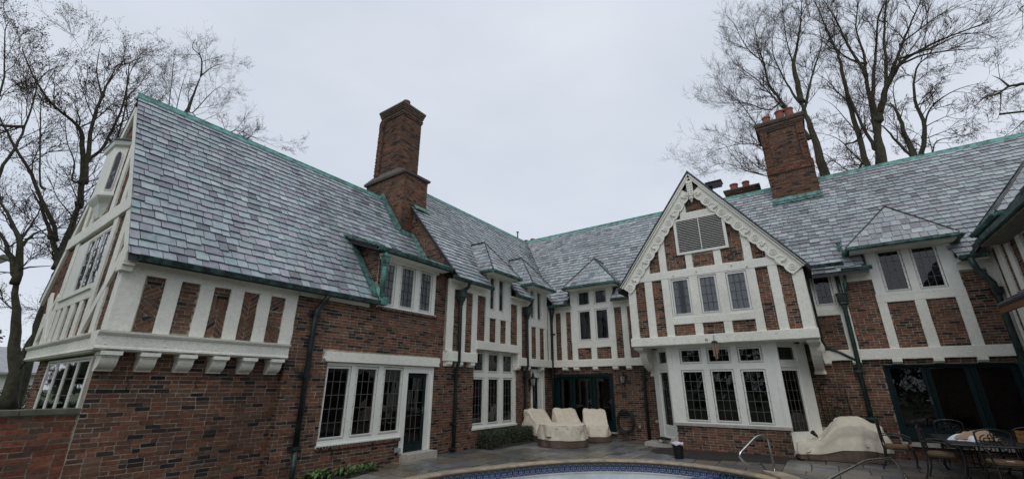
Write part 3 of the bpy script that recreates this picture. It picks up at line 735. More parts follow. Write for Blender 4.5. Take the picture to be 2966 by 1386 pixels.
for a, b, z0, z1 in ((-4.83, -4.58, 3.2, 4.80), (-4.26, -4.015, 3.2, 5.02), (-3.705, -3.475, 3.2, 5.02), (-1.245, -1.015, 3.2, 5.02), (-.705, -.465, 3.2, 5.02), (-.16, .12, 3.2, 4.80), (-2.87, -2.64, 3.2, 3.6), (-2.065, -1.84, 3.2, 3.6),
                     (-2.86, -2.61, 3.74, 5.02), (-2.07, -1.83, 3.74, 5.02),
                     (-3.70, -3.48, 5.25, 6.42), (-2.88, -2.68, 5.25, 5.74), (-2.05, -1.84, 5.25, 5.74), (-1.24, -1.02, 5.25, 6.42), (-4.26, -4.04, 5.25, 5.6), (-.69, -.47, 5.25, 5.6), (-2.85, -2.66, 7.0, 7.52), (-2.04, -1.85, 7.0, 7.52)):
    timber(wp, fP, a, b, z0, z1, 0, .05, 'post', .007)
timber(wp, fP, -4.5, -.2, 5.01, 5.265, 0, .06, 'rail', .007); timber(wp, fP, -3.475, -1.245, 3.55, 3.76, 0, .058, 'rail', .006)
timber(wp, fP, -2.86, -1.85, 6.94, 7.12, 0, .058, 'rail', .004)
timber(wp, fP, -4.86, .16, ZJ0, ZJ1, -.15, .10, 'jetty_beam', .006)
for (x, z) in ((-4.4, 3.12), (-3.95, 3.02), (-3.5, 3.13), (-2.0, 3.12), (-1.4, 3.02), (-.8, 3.13), (-3.3, 5.10), (-2.6, 5.14), (-1.6, 5.18), (-1.2, 5.08)):
    m = MB(); m.tube([fP(x, .05, z), fP(x, .112, z), fP(x, .118, z)], [.02, .018, .006], 8); m.build('peg', 'white_paint', wp)
m = MB(); m.fbox(fP, -2.62, -2.56, .1, .112, 3.02, 3.08); pk = m.build('bracket_plate', 'black_plastic', wp)
m = MB(); m.fbox(fP, -2.605, -2.575, .112, .118, 3.035, 3.065); m.build('plate_centre', 'white_paint', wp)
for l in ((-3.36, -2.915, 3.88, 4.92), (-2.55, -2.13, 3.88, 4.92), (-1.76, -1.315, 3.88, 4.92)):
    window(house, fP, (l[0]-.10, l[1]+.10, 3.76, 5.01), [l], grid=(3, 4), d=.045, came='came_dark', curtain='curtain', sill=False, rivets=False, frame_d=(-.09, 0))
# louvred vent
m = MB(); rect_minus(m, fP, -3.10, -1.58, 5.73, 6.93, [(-3.02, -2.345, 5.79, 6.86), (-2.325, -1.66, 5.79, 6.86)], .0, .085)
lv = m.build('louvre_vent', 'window_paint', house)
m = MB(); m.fbox(fP, -3.05, -1.63, -.02, .004, 5.76, 6.9); m.build('vent_back', 'black_plastic', lv)
for (a, b) in ((-3.02, -2.345), (-2.325, -1.66)):
    for k in range(19):
        z = 5.80+k*.0562
        m = MB(); m.box8([fP(a, .015, z+.016), fP(b, .015, z+.016), fP(b, .015, z+.030), fP(a, .015, z+.030), fP(a, .07, z), fP(b, .07, z), fP(b, .07, z+.015), fP(a, .07, z+.015)]); m.build('slat', 'louvre_paint', lv)
# carved scalloped bargeboards
def bargeboard(sgn):
    tip = Vector((GC, 0, GP-.02)); foot = Vector((GC+sgn*2.62, 0, GE-.0))
    t = (foot-tip).normalized(); nrm = Vector((-t.z*sgn, 0, t.x*sgn)) 
    if nrm.z > 0: nrm = -nrm                       # points down and in
    Ln = (foot-tip).length; y = YP-.10
    n = 14; pts_o = [tip, foot]; low = []
    m = MB()
    steps = n*8
    edge = []
    for i in range(steps+1):
        s = Ln*i/steps; ph = (i % 8)/8
        w = .385+.045*abs(math.sin(math.pi*(i/8)))**.7
        edge.append((s, w))
    up = [tip+t*s for s, w in edge]; lo = [tip+t*s+nrm*w for s, w in edge]
    # keep the two boards apart at the peak
    for i in range(steps):
        quad = [up[i], up[i+1], lo[i+1], lo[i]]
        if sgn*(quad[2].x-GC) < 0 and sgn*(quad[3].x-GC) < 0: continue
        q2 = []
        for p in quad: q2.append(Vector((GC if sgn*(p.x-GC) < 0 else p.x, y, p.z)))
        m.prism(q2, (0, .045, 0))
    o = m.build('bargeboard', 'white_paint', wp)
    tr = MB()                                      # cover moulding along the top and bead along the scallops
    a0 = tip-nrm*.01; b0 = foot-nrm*.01+t*.02
    tr.prism([Vector((p.x, y-.05, p.z)) for p in (a0, b0, b0+nrm*.09, a0+nrm*.09)], (0, .05, 0)); tr.prism([Vector((p.x, y-.075, p.z)) for p in (a0-nrm*.03, b0-nrm*.03, b0+nrm*.03, a0+nrm*.03)], (0, .12, 0))
    tr.tube([Vector((p.x, y-.006, p.z)) for i, p in enumerate(lo) if sgn*(p.x-GC) > .02], .009, 5)
    tr.build('moulding', 'white_paint', wp)
    for k in range(n):                             # rosettes and leaves
        s = Ln*(k+.5)/n; c = tip+t*s+nrm*.27
        if sgn*(c.x-GC) < .12: continue
        ros = MB()
        if k % 2 == 1:
            for rr, rd in ((.085, .013), (.048, .012)):
                ros.tube([Vector((c.x+rr*math.cos(a), y-.008, c.z+rr*math.sin(a))) for a in [i*math.pi/7 for i in range(15)]], rd, 5, caps=False)
            ros.tube([(c.x, y, c.z), (c.x, y-.02, c.z), (c.x, y-.03, c.z)], [.03, .026, .008], 8)
            ros.build('rosette', 'white_paint', wp)
        else:
            for j in range(5):
                a = math.atan2(t.z, t.x)+(j-2)*.55+(math.pi if k % 4 else 0)
                e = Vector((c.x+.115*math.cos(a), y-.012, c.z+.115*math.sin(a)*.9)); q = Vector((c.x, y-.014, c.z))
                mid = (e+q)/2+Vector((0, -.01, 0)); ros.tube([q, mid, e], [.012, .022, .006], 5)
            ros.tube([Vector((c.x+t.x*d+nrm.x*w2, y-.008, c.z+t.z*d+nrm.z*w2)) for d, w2 in ((-.15, .07), (-.1, -.04), (0, -.07), (.1, -.04), (.15, .06))], .010, 5)
            ros.build('carved_leaf', 'white_paint', wp)
    return o
bargeboard(-1); bargeboard(1)
m = MB()
m.fbox(FY(YP-.13), GC-.09, GC+.09, -.06, .05, 7.66, 8.16)
m.lathe([(.08, 0), (.09, -.03), (.055, -.05), (.075, -.10), (.06, -.15), (.025, -.18), (.035, -.21), (.004, -.26)], (GC, YP-.13, 7.66), 12)
for i in range(5):
    for j in (-1, 1): 
        c = Vector((GC+j*.045, YP-.185, 7.72+i*.09)); m.tube([c, c+Vector((0, -.02, 0)), c+Vector((0, -.026, 0))], [.032, .026, .006], 7)
m.build('pendant', 'white_paint', wp)
# gable side walls and underside
for x, s in ((GX0, 1), (GX1, -1)):
    m = MB(); m.box(min(x, x+s*.2), max(x, x+s*.2), YP+.125, YB, ZJ0, 4.95); m.build('side_wall', 'white_paint', wp)
m = MB(); m.box(GX0, GX1, YP-.03, YB, ZJ0-.012, ZJ0+.05); m.build('soffit', 'white_paint', wp)
# big scroll brackets
def bracket(x0, x1):
    m = MB()
    P = [(YB, 2.13), (YB-.28, 2.13), (YB-.30, 2.20)]
    for k in range(8):
        a = k/7*math.pi/2; P.append((YB-.30-1.02*math.sin(a)*.97, 2.22+.56*(1-math.cos(a))))
    P += [(YP+.16, 2.83), (YP+.10, 2.86), (YP+.10, ZJ0-.014), (YB, ZJ0-.014)]
    m.prism([(x0, y, z) for y, z in P], (x1-x0, 0, 0))
    m.box(x0-.03, x1+.03, YP+.06, YB-.7, 2.86, ZJ0-.014); m.box(x0-.02, x1+.02, YB-.33, YB-.002, 2.08, 2.16)
    m.build('scroll_bracket', 'white_paint', wp)
bracket(-4.80, -4.58); bracket(-.13, .11)

# ---- bay window under the gable
YBY = 14.18; fY = FY(YBY)
BX0, BX1 = -3.84, -.93
m = MB()
bl0, bl1, br1, br0 = (BX0, YBY+.03), (-4.60, YBY+.76), (-.25, YBY+.76), (BX1, YBY+.03)
# brick base
wy = wall(house, fY, BX0, BX1, ZB, .66, thick=.3)
bricks(wy, fY, BX0, BX1, ZB, .655)
dl = Vector((BX0-bl1[0], YBY-bl1[1], 0)); LL = dl.length; dl.normalize()
fBL = Fr((bl1[0], bl1[1], 0), dl, Vector((dl.y, -dl.x, 0)) if Vector((dl.y, -dl.x, 0)).y < 0 else Vector((-dl.y, dl.x, 0)))
dr = Vector((br1[0]-BX1, br1[1]-YBY, 0)); LR = dr.length; dr.normalize()
nR = Vector((dr.y, -dr.x, 0))
fBR = Fr((BX1, YBY, 0), dr, nR)
m = MB(); m.box(BX0-.03, BX1+.05, YBY-.05, YBY+.25, .66, .735); m.build('sill', 'limestone', wy)
lights = [((-3.47, -2.93, .83, 2.165), (3, 5)), ((-2.645, -2.12, .835, 2.17), (3, 5)), ((-1.83, -1.315, .825, 2.155), (3, 5)), ((-3.46, -2.945, 2.46, 2.80), (3, 2)), ((-2.67, -2.13, 2.455, 2.795), (3, 2)), ((-1.835, -1.32, 2.45, 2.78), (3, 2))]
bw = window(house, fY, (BX0+.05, BX1-.05, .735, 2.94), lights, sill=False, name='bay_window', d=0, depth=1.3)
# angled sides with tall glazed doors
for fr, Ls, gl in ((fBL, LL, (LL-.72, LL-.24)), (fBR, LR, (.10, .64))):
    g0, g1 = gl
    m = MB(); rect_minus(m, fr, 0, Ls-.0, .10, 2.94, [(g0-.06, g1+.06, .28, 2.26), (g0-.04, g1+.06, 2.40, 2.86)], -.14, 0)
    o = m.build('bay_side', 'window_paint', house)
    s = MB(); rect_minus(s, fr, g0-.06, g1+.06, .28, 2.26, [(g0, g1, .62, 2.17)], -.12, -.03); s.build('garden_door', 'window_paint', o)
    s = MB(); rect_minus(s, fr, g0-.04, g1+.06, 2.40, 2.86, [(g0+.02, g1, 2.46, 2.80)], -.12, -.03); s.build('transom_sash', 'window_paint', o)
    c = MB()
    for i in range(1, 4): c.fbox(fr, g0+(g1-g0)*i/4-.005, g0+(g1-g0)*i/4+.005, -.07, -.055, .62, 2.17)
    for j in range(1, 6): c.fbox(fr, g0, g1, -.07, -.057, .62+1.55*j/6-.005, .62+1.55*j/6+.005)
    c.build('lead_came', 'came_lead', o)
    for i in range(4):
        for j in range(6):
            a, b = g0+(g1-g0)*i/4, g0+(g1-g0)*(i+1)/4; z0, z1 = .62+1.55*j/6, .62+1.55*(j+1)/6; t = R.uniform(-.004, .004)
            p = MB(); p.add([fr(a, -.065-t, z0), fr(b, -.065+t, z0), fr(b, -.065+t, z1), fr(a, -.065-t, z1)], [(0, 1, 2, 3)]); p.build('pane', 'window_glass', o)
    p = MB(); p.add([fr(g0, -.065, 2.46), fr(g1, -.065, 2.46), fr(g1, -.065, 2.8), fr(g0, -.065, 2.8)], [(0, 1, 2, 3)]); p.build('pane', 'window_glass', o)
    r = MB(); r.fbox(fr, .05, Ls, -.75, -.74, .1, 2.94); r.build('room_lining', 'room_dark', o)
m = MB()
for x in (BX0+.02, BX1-.02): m = MB(); m.box(x-.07, x+.07, YBY-.02, YBY+.12, .735, 2.94); m.build('corner_post', 'window_paint', bw)
m = MB(); m.box(-4.55, -.30, YBY+.3, YB, .2, .25); m.build('bay_floor', 'room_dark', bw)
m = MB(); m.box(-4.62, -.24, YB-.02, YB+.1, -.05, 2.94); m.box(-4.5, -.35, YBY+.5, YB, 2.9, 2.93); m.build('bay_back', 'room_dark', bw)
for x0, x1 in ((-4.60, -4.48), (-.37, -.25)): m = MB(); m.box(x0, x1, YBY+.765, YB, -.05, 2.94); m.build('bay_return', 'window_paint', bw)
# stub piers and stone step beside the bay
for a, b in ((-4.78, -4.50), (-.42, -.12)):
    pw = wall(house, FY(15.3), a+.02, b-.02, ZB, .62, thick=.3); bricks(pw, FY(15.3), a+.02, b-.02, ZB, .61)
    m = MB(); m.box(a-.02, b+.02, 15.24, 15.6, .62, .69); m.build('pier_cap', 'limestone', pw)
m = MB(); m.box(-5.0, -3.95, 14.55, 15.3, -.05, .09); m.build('step', 'limestone', house)
m = MB(); m.box(-4.62, -4.02, 14.9, 15.35, .09, .23); m.build('step', 'window_paint', house)
m = MB(); m.box(-.95, -.1, 14.6, 15.4, -.05, .2); m.build('step', 'limestone', house)

# ---- right part of the back wing
fR = FY(15.55)
HR = [(1.40, 4.3, .43, 2.31)]
wr = wall(house, fB, 1.40, 4.3, 2.31, 2.46)
bricks(wr, fB, 1.40, 4.2, ZB, 2.45, HR)
wru = wall(house, fR, .12, 4.2, 2.44, 5.5, [(1.85, 3.25, 4.15, 5.45), (.22, .80, 3.9, 5.03), (0, 1.66, 5.06, 6), (3.46, 5, 5.0, 6)])
for a, b, z0, z1 in ((.22, .77, 2.73, 3.72), (1.0, 1.67, 2.73, 4.63), (1.86, 2.43, 2.73, 3.96), (2.66, 3.235, 2.73, 3.95), (3.46, 3.97, 2.73, 4.62)): bricks(wru, fR, a, b, z0, z1)
for a, b, z0, z1 in ((.12, .22, 2.72, 5.0), (.77, 1.0, 2.72, 5.0), (1.66, 1.86, 2.72, 4.2), (2.43, 2.66, 2.72, 4.0), (3.235, 3.47, 2.72, 4.2), (3.96, 4.15, 2.72, 5.0)): timber(wru, fR, a, b, z0, z1, 0, .05)
timber(wru, fR, 1.66, 3.46, 3.95, 4.16, 0, .055, 'rail'); timber(wru, fR, 1.0, 1.68, 4.62, 4.93, 0, .055, 'wall_plate', .004); timber(wru, fR, 3.45, 4.1, 4.62, 4.95, 0, .055, 'wall_plate', .004)
timber(wru, fR, .20, .80, 3.71, 3.90, 0, .052, 'rail')
timber(wru, fR, .13, 4.1, 2.445, 2.725, -.1, .09, 'jetty_beam')
joists(wru, ((.14, .31), (.78, .98), (1.63, 1.83), (2.44, 2.64), (3.24, 3.43)))
window(house, fR, (.22, .80, 3.88, 5.05), [(.33, .69, 4.06, 4.88)], grid=(3, 4), d=.04, came='came_dark', sill=False)
window(house, fR, (1.68, 3.45, 4.15, 5.5), [((1.96, 2.395, 4.28, 5.355), (3, 4)), ((2.685, 3.12, 4.28, 5.35), (3, 4))], d=.06, came='came_lead', sill=False)
m = MB(); rect_minus(m, fB, 1.40, 4.3, .43, 2.31, [(1.45, 2.25, .46, 2.27), (2.26, 3.08, .46, 2.27), (3.10, 3.88, .46, 2.27), (3.93, 4.28, .46, 2.27)], -.14, .02)
fd2 = m.build('door_frame', 'teal_paint', house)
for a, b, ga, gb in ((1.455, 2.245, 1.54, 2.17), (2.265, 3.075, 2.34, 2.98), (3.105, 3.875, 3.20, 3.79)): door(house, fB, a, b, .465, 2.265, (ga, gb, .78, 2.21), (1, 1), d=-.06, name='french_door', came='came_dark', handle=a < 2)
m = MB(); m.fbox(fB, 1.36, 4.3, -.1, .16, .33, .42); m.build('threshold', 'limestone', fd2)
m = MB(); m.fbox(fB, 1.40, 4.3, -.1, .03, ZB, .33); dz = m.build('door_riser', 'mortar', house); bricks(dz, fB, 1.40, 4.2, ZB, .33, proud=.05)

# ================================================================== ROOFS
def roof(name, polys3d):
    m = MB()
    for P in polys3d: m.prism(P, (0, 0, -.10))
    return m.build(name, 'roof_deck', house)
# near left roof
s1 = 1.375; xe, ze, xr = -8.70, 3.735, CX
zr = ze+s1*(xe-xr)
L1 = math.hypot(xe-xr, zr-ze)
def q1(y, v): return Vector((xe+(xr-xe)*v/L1, y, ze+(zr-ze)*v/L1))
ysh = 6.70; vsh = L1*((xe+10.05)/(xe-xr))
r1 = roof('roof', [[q1(1.83, 0), q1(ysh, 0), q1(ysh, L1), q1(1.83, L1)], [q1(ysh, vsh), q1(9.44, vsh), q1(9.44, L1), q1(ysh, L1)], [Vector((xr, 1.83, zr)), Vector((xr, 10, zr)), Vector((2*xr-xe, 10, ze)), Vector((2*xr-xe, 1.83, ze))]])
V1 = (q1(0, 1)-q1(0, 0)).normalized(); N1 = V1.cross(Vector((0, -1, 0))).normalized()
N1 = N1 if N1.z > 0 else -N1
slates(r1, (xe, 0, ze), (0, 1, 0), V1, N1, [(1.81, 0), (9.43, 0), (9.43, L1), (1.81, L1)], .208, (.15, .31), excl=lambda u, v: (u > ysh+.05 and v < vsh-.02) or (u > 8.95 and v > L1*(xe+10.88)/(xe-xr)))
# shed dormer roof
z5 = 5.10
rs = roof('shed_roof', [[Vector((-8.58, 6.50, z5-.02)), Vector((-8.58, 9.20, z5-.02)), Vector((-10.07, 9.44, 5.60)), Vector((-10.07, 6.50, 5.60))]])
Vs = Vector((-1.49, 0, .52)).normalized(); Ns = Vector((.52, 0, 1.49)).normalized()
slates(rs, (-8.58, 0, z5-.015), (0, 1, 0), Vs, Ns, [(6.48, 0), (9.30, 0), (9.43, 1.58), (6.48, 1.58)], .2, (.15, .34))
# cheek of the shed dormer
fC = FY(6.79); cp = [(-8.76, 3.80), (-8.72, 5.06), (-8.95, 5.10), (-10.05, 5.52)]
ck = wall(house, fC, 0, 0, 0, 0, poly=[(-8.96, 4.02), (-8.96, 5.08), (-10.08, 5.50), (-10.04, 5.50)], thick=.12)
bricks(ck, fC, -10.1, -8.96, 3.9, 5.55, poly=[(-8.97, 4.06), (-8.97, 5.07), (-10.03, 5.49)])
def strip(parent, pts, w, nrm, mname, name='flashing', th=.02):
    m = MB(); nrm = Vector(nrm).normalized()
    for i in range(len(pts)-1):
        a, b = Vector(pts[i]), Vector(pts[i+1]); t = (b-a).normalized(); s = t.cross(nrm).normalized()*w/2
        m.prism([a+s, b+s, b-s, a-s], nrm*th)
    return m.build(name, mname, parent)
strip(r1, [q1(6.64, .12)+N1*.035, q1(6.60, vsh+.02)+N1*.035], .20, N1, 'verdigris', 'valley_flashing')
strip(r1, [(-8.62, 6.45, 5.14), (-10.1, 6.44, 5.66)], .10, (0, 0, 1), 'verdigris', 'edge_flashing', .05)
# far left roof
s2 = 1.2; x2, z2, xr2, yr2 = -8.46, 4.87, -12.1, 18.87
zr2 = z2+s2*(x2-xr2); L2 = math.hypot(x2-xr2, zr2-z2)
def q2(y, v): return Vector((x2+(xr2-x2)*v/L2, y, z2+(zr2-z2)*v/L2))
vd = .62/math.cos(math.atan(s2))          # notch depth at the dormers
yv = lambda v: 15.13+(yr2-15.13)*v/L2
r2 = roof('roof', [[q2(9.36, 0), q2(11.08, 0), q2(11.08, vd), q2(9.36, vd)], [q2(12.57, 0), q2(13.63, 0), q2(13.63, vd), q2(12.57, vd)], [q2(9.36, vd), q2(yv(vd), vd), q2(yr2, L2), q2(9.36, L2)], [Vector((xr2, 9.36, zr2)), Vector((xr2, yr2, zr2)), Vector((2*xr2-x2, 22, z2)), Vector((2*xr2-x2, 9.36, z2))]])
V2 = (q2(0, 1)-q2(0, 0)).normalized(); N2 = Vector((-V2.z*-1, 0, -V2.x)); N2 = Vector((V2.z, 0, -V2.x)).normalized()
slates(r2, (x2, 0, z2), (0, 1, 0), V2, N2, [(9.33, 0), (15.13, 0), (yr2, L2), (9.33, L2)], .205, (.15, .32), excl=lambda u, v: v < vd-.03 and (11.05 < u < 12.6 or 13.6 < u < 15.2), sat=.6)
# verge of the far roof above the near one, with its brick gable strip
fV = FY(9.47)
vp = [(x2-.30, z2-.1), (x2-.30, z2+s2*.30-.12), (-12.0, z2+s2*(x2+12.0)-.12), (-12.0, 7.0), (-10.2, 5.3)]
vp = [(-8.96, 4.85), (-8.74, 5.05), (-12.0, 9.0), (-12.0, 7.0), (-10.2, 5.0)]
vw = wall(house, fV, 0, 0, 0, 0, poly=vp, thick=.2)
bricks(vw, fV, -12.0, -8.74, 4.85, 9.0, poly=[(-8.9, 4.85), (-8.74, 5.05), (-12.0, 9.0), (-12.0, 5.0)])
strip(r2, [q2(9.36, 0)+N2*.0, q2(9.36, L2)], .10, N2, 'pipe_lead', 'verge_trim', .03)
# back roof
y3, z3, yr3 = 15.15, 4.87, 18.85; zr3 = z3+1.2*(yr3-y3); L3 = math.hypot(yr3-y3, zr3-z3)
def q3(x, v): return Vector((x, y3+(yr3-y3)*v/L3, z3+(zr3-z3)*v/L3))
xl = lambda v: -8.44+(-12.1+8.44)*v/L3
xrr = lambda v: 3.70+3.6*v/L3
r3 = roof('roof', [[q3(-8.44, 0), q3(-7.90, 0), q3(-7.90, vd), q3(xl(vd), vd)], [q3(-6.02, 0), q3(1.64, 0), q3(1.64, vd), q3(-6.02, vd)], [q3(3.48, 0), q3(3.7, 0), q3(xrr(vd), vd), q3(3.48, vd)], [q3(xl(vd), vd), q3(xrr(vd), vd), q3(7.3, L3), q3(-12.1, L3)], [Vector((-12.1, yr3, zr3)), Vector((9, yr3, zr3)), Vector((9, 2*yr3-y3, z3)), Vector((-15, 2*yr3-y3, z3))]])
V3 = (q3(0, 1)-q3(0, 0)).normalized(); N3 = Vector((0, -V3.z, V3.y))
slates(r3, (0, y3, z3), (1, 0, 0), V3, N3, [(-8.42, 0), (3.72, 0), (7.3, L3), (-12.1, L3)], .205, (.15, .31), excl=lambda u, v: (v < vd-.03 and (-7.93 < u < -5.98 or 1.62 < u < 3.5)) or (-4.7 < u < -.1 and v < 1.0) or (.2 < u < 1.3 and v > 5.4), sat=.5, bright=1.04)
# roof of the right wing
r4 = roof('roof', [[Vector((3.75, 15.1, 5.1)), Vector((7.4, 18.85, 9.3)), Vector((7.4, 5, 9.3)), Vector((3.75, 5, 5.1))]])
V4 = Vector((3.65, 0, 4.2)).normalized(); N4 = Vector((-4.2, 0, 3.65)).normalized()
slates(r4, (3.75, 0, 5.1), (0, 1, 0), V4, N4, [(5, 0), (5, 5.56), (18.85, 5.56), (15.1, 0)], .205, (.16, .34))
# copper ridges
def ridge(parent, a, b, mname='verdigris_bright'):
    a = Vector(a); b = Vector(b); t = (b-a).normalized(); s = t.cross(Vector((0, 0, 1))).normalized()
    m = MB(); P = [s*.105+Vector((0, 0, -.12)), s*.10+Vector((0, 0, -.09)), s*.04+Vector((0, 0, .0)), s*.035+Vector((0, 0, .045)), s*-.035+Vector((0, 0, .045)), s*-.04+Vector((0, 0, .0)), s*-.10+Vector((0, 0, -.09)), s*-.105+Vector((0, 0, -.12))]
    m.prism([a+p for p in P], b-a); return m.build('ridge_cap', mname, parent)
ridge(r1, (xr, 1.80, zr+.03), (xr, 9.2, zr+.03)); ridge(r2, (xr2, 9.9, zr2+.03), (xr2, yr2, zr2+.03)); ridge(r3, (-12.1, yr3, zr3+.03), (9, yr3, zr3+.03))
strip(r2, [q2(15.13, 0)+Vector((.01, .01, .02)), q2(yr2, L2)+Vector((0, 0, .03))], .10, (.6, -.6, 1), 'lead_flashing', 'valley_flashing', .006)
strip(r3, [(3.71, 15.13, 4.93), (7.3, 18.85, 9.32)], .12, (-.6, -.6, 1), 'pipe_lead', 'valley_flashing', .01)
# hipped dormers
def hip_dormer(fr, u0, u1, dfront, dback_apex, zeave, zap, main, notch_d, half, name='dormer', soffit='white_paint'):
    """fr: main-roof frame with d measured outward from the eave wall plane; main(z) -> d of the main roof at height z"""
    uc = (u0+u1)/2
    A = fr(u0, dfront, zeave); B = fr(u1, dfront, zeave); P = fr(uc, dback_apex, zap)
    A2 = fr(u0, main(zeave), zeave); B2 = fr(u1, main(zeave), zeave); P2 = fr(uc, main(zap), zap)
    m = MB()
    for poly in ([A, B, P], [A2, A, P, P2], [B, B2, P2, P]): m.prism(poly, (0, 0, -.05))
    o = m.build(name, 'roof_deck', house)
    def face(a, b, polypts):
        U = (b-a).normalized(); c = sum(polypts, Vector())/len(polypts)
        Nn = (polypts[1]-polypts[0]).cross(polypts[2]-polypts[0]).normalized()
        if Nn.z < 0: Nn = -Nn
        Vv = Nn.cross(U).normalized()
        if Vv.z < 0: Vv = -Vv
        pl = [((p-a).dot(U), (p-a).dot(Vv)) for p in polypts]
        slates(o, a, U, Vv, Nn, pl, .19, (.15, .30), thick=.016, sat=.5)
    face(A, B, [A, B, P]); face(A2, A, [A2, A, P, P2]); face(B, B2, [B, B2, P2, P])
    hm = MB()
    for a, b in ((A, P), (B, P)): hm.tube([a+Vector((0, 0, .03)), b+Vector((0, 0, .04))], .022, 5)
    hm.tube([P+Vector((0, 0, .05)), P2+Vector((0, 0, .05))], .03, 5); hm.build('hip_roll', 'pipe_lead', o)
    g = MB(); out = fr(0, 1, 0)-fr(0, 0, 0); al = (B-A).normalized()
    prof = [(-.02, -.03), (.06, -.05), (.10, -.01), (.10, .03), (-.02, .03)]
    for (a, b, nn) in ((A-al*.04, B+al*.04, out), (A2, A, -al), (B, B2, al)):
        g.prism([a+nn*d+Vector((0, 0, z-.06)) for d, z in prof], b-a)
    g.build('gutter', 'verdigris', o)
    sf = MB(); sf.prism([fr(u0+.06, dfront-.03, zeave-.115), fr(u1-.06, dfront-.03, zeave-.115), fr(u1-.06, main(zeave)-.05, zeave-.115), fr(u0+.06, main(zeave)-.05, zeave-.115)], (0, 0, .03)); sf.build('soffit', soffit, o)
    return o
fLe, fBe = FX(x2), FY(y3)
mL = lambda z: -(z-z2)/s2
for (u0, u1) in ((10.90, 12.52), (13.40, 15.02)): hip_dormer(fLe, u0, u1, .11, -.92, 5.46, 6.76, mL, 0, 0)
mB = lambda z: -(z-z3)/1.2
hip_dormer(fBe, -7.90, -5.72, .16, -.56, 5.51, 6.68, mB, 0, 0)
hip_dormer(fBe, 1.26, 3.60, .16, -.46, 5.50, 6.70, mB, 0, 0)
# dormer cheeks
for fr, spans, mm in ((FX(-8.83), dorm, 'x'), (FY(15.52), [(-7.87, -6.03)], 'y'), (FY(15.55), [(1.66, 3.47)], 'y')):
    for a, b in spans:
        for u in (a, b-.05):
            m = MB(); m.prism([fr(u, .05, 4.87), fr(u, .05, 5.47), fr(u, -.30, 5.47), fr(u, -.02, 4.95)], fr(.05, 0, 0)-fr(0, 0, 0)); m.build('dormer_cheek', 'white_paint', house)
# gable roof slopes
zgp = GP+.06
gs = []
for sgn in (-1, 1):
    e = Vector((GC+sgn*2.72, 13.68, GE-.10)); p = Vector((GC, 13.68, zgp))
    yb = lambda z: y3+(z-z3)/1.2
    eb = Vector((e.x, yb(max(e.z, z3)), e.z)); pb = Vector((GC, yb(zgp), zgp))
    P = [e, eb, pb, p]
    rg = roof('gable_roof', [P if sgn < 0 else P[::-1]])
    V = (p-e).normalized(); Nn = Vector((sgn*-V.z*-1, 0, abs(V.x))).normalized(); Nn = Vector((sgn*V.z, 0, abs(V.x))).normalized()
    LV = (p-e).length
    slates(rg, e, (0, 1, 0), V, Nn, [(-.03, 0), (eb.y-e.y, 0), (pb.y-p.y, LV), (-.03, LV)], .2, (.16, .34), thick=.02)
    m = MB(); m.prism([p+Vector((0, -.02, -.03)), e+Vector((0, -.02, -.03)), e+Vector((0, -.02, .05)), p+Vector((0, -.02, .06))], (0, .02, 0)); m.build('verge_trim', 'pipe_lead', rg)
# gutters with downspouts
GPROF = [(0, -.085), (.08, -.085), (.11, -.03), (.125, 0), (.11, .012), (.095, -.025), (0, -.025)]
def gutter(fr, u0, u1, d, z, mname='verdigris_dark'):
    m = MB(); m.prism([fr(u0, d+a, z+b) for a, b in GPROF], fr(u1, 0, 0)-fr(u0, 0, 0))
    m.fbox(fr, u0, u0+.006, d, d+.12, z-.10, z-.02); m.fbox(fr, u1-.006, u1, d, d+.12, z-.10, z-.02)
    return m.build('gutter', mname, house)
f0 = FX(0)
gutter(f0, 1.95, 6.86, -8.74, 3.745, 'verdigris_dark'); gutter(f0, 6.42, 9.14, -8.62, 5.10, 'verdigris')
gutter(f0, 9.05, 11.05, x2-.04, 4.86); gutter(f0, 12.35, 13.50, x2-.04, 4.86)
g0 = FY(0)
gutter(g0, -8.70, -7.72, -15.19, 4.86); gutter(g0, -6.0, -5.0, -15.19, 4.86)
gutter(g0, .20, 1.12, -15.19, 5.15); gutter(g0, 1.02, 1.72, -15.22, 4.95); gutter(g0, 3.46, 3.95, -15.19, 4.92)
for fr, a, b, d0, d1, z in ((f0, 1.95, 6.8, -9.0, -8.74, 3.70), (f0, 6.8, 9.1, -8.95, -8.6, 5.02), (f0, 9.33, 11.08, -8.85, x2, 4.80), (f0, 12.5, 13.6, -8.85, x2, 4.80), (g0, -8.6, -7.8, -15.6, -15.17, 4.80), (g0, -6.05, -4.95, -15.6, -15.17, 4.80), (g0, .2, 1.68, -15.6, -15.17, 4.86), (g0, 3.45, 4.0, -15.6, -15.17, 4.80)):
    m = MB(); m.fbox(fr, a, b, d0, d1, z, z+.025); m.build('soffit', 'white_paint', house)
m = MB(); m.box(-8.92, -8.60, 6.75, 9.1, 4.99, 5.03); m.fbox(fL, 6.8, 8.95, .0, .06, 4.90, 5.0); m.build('fascia', 'white_paint', house)
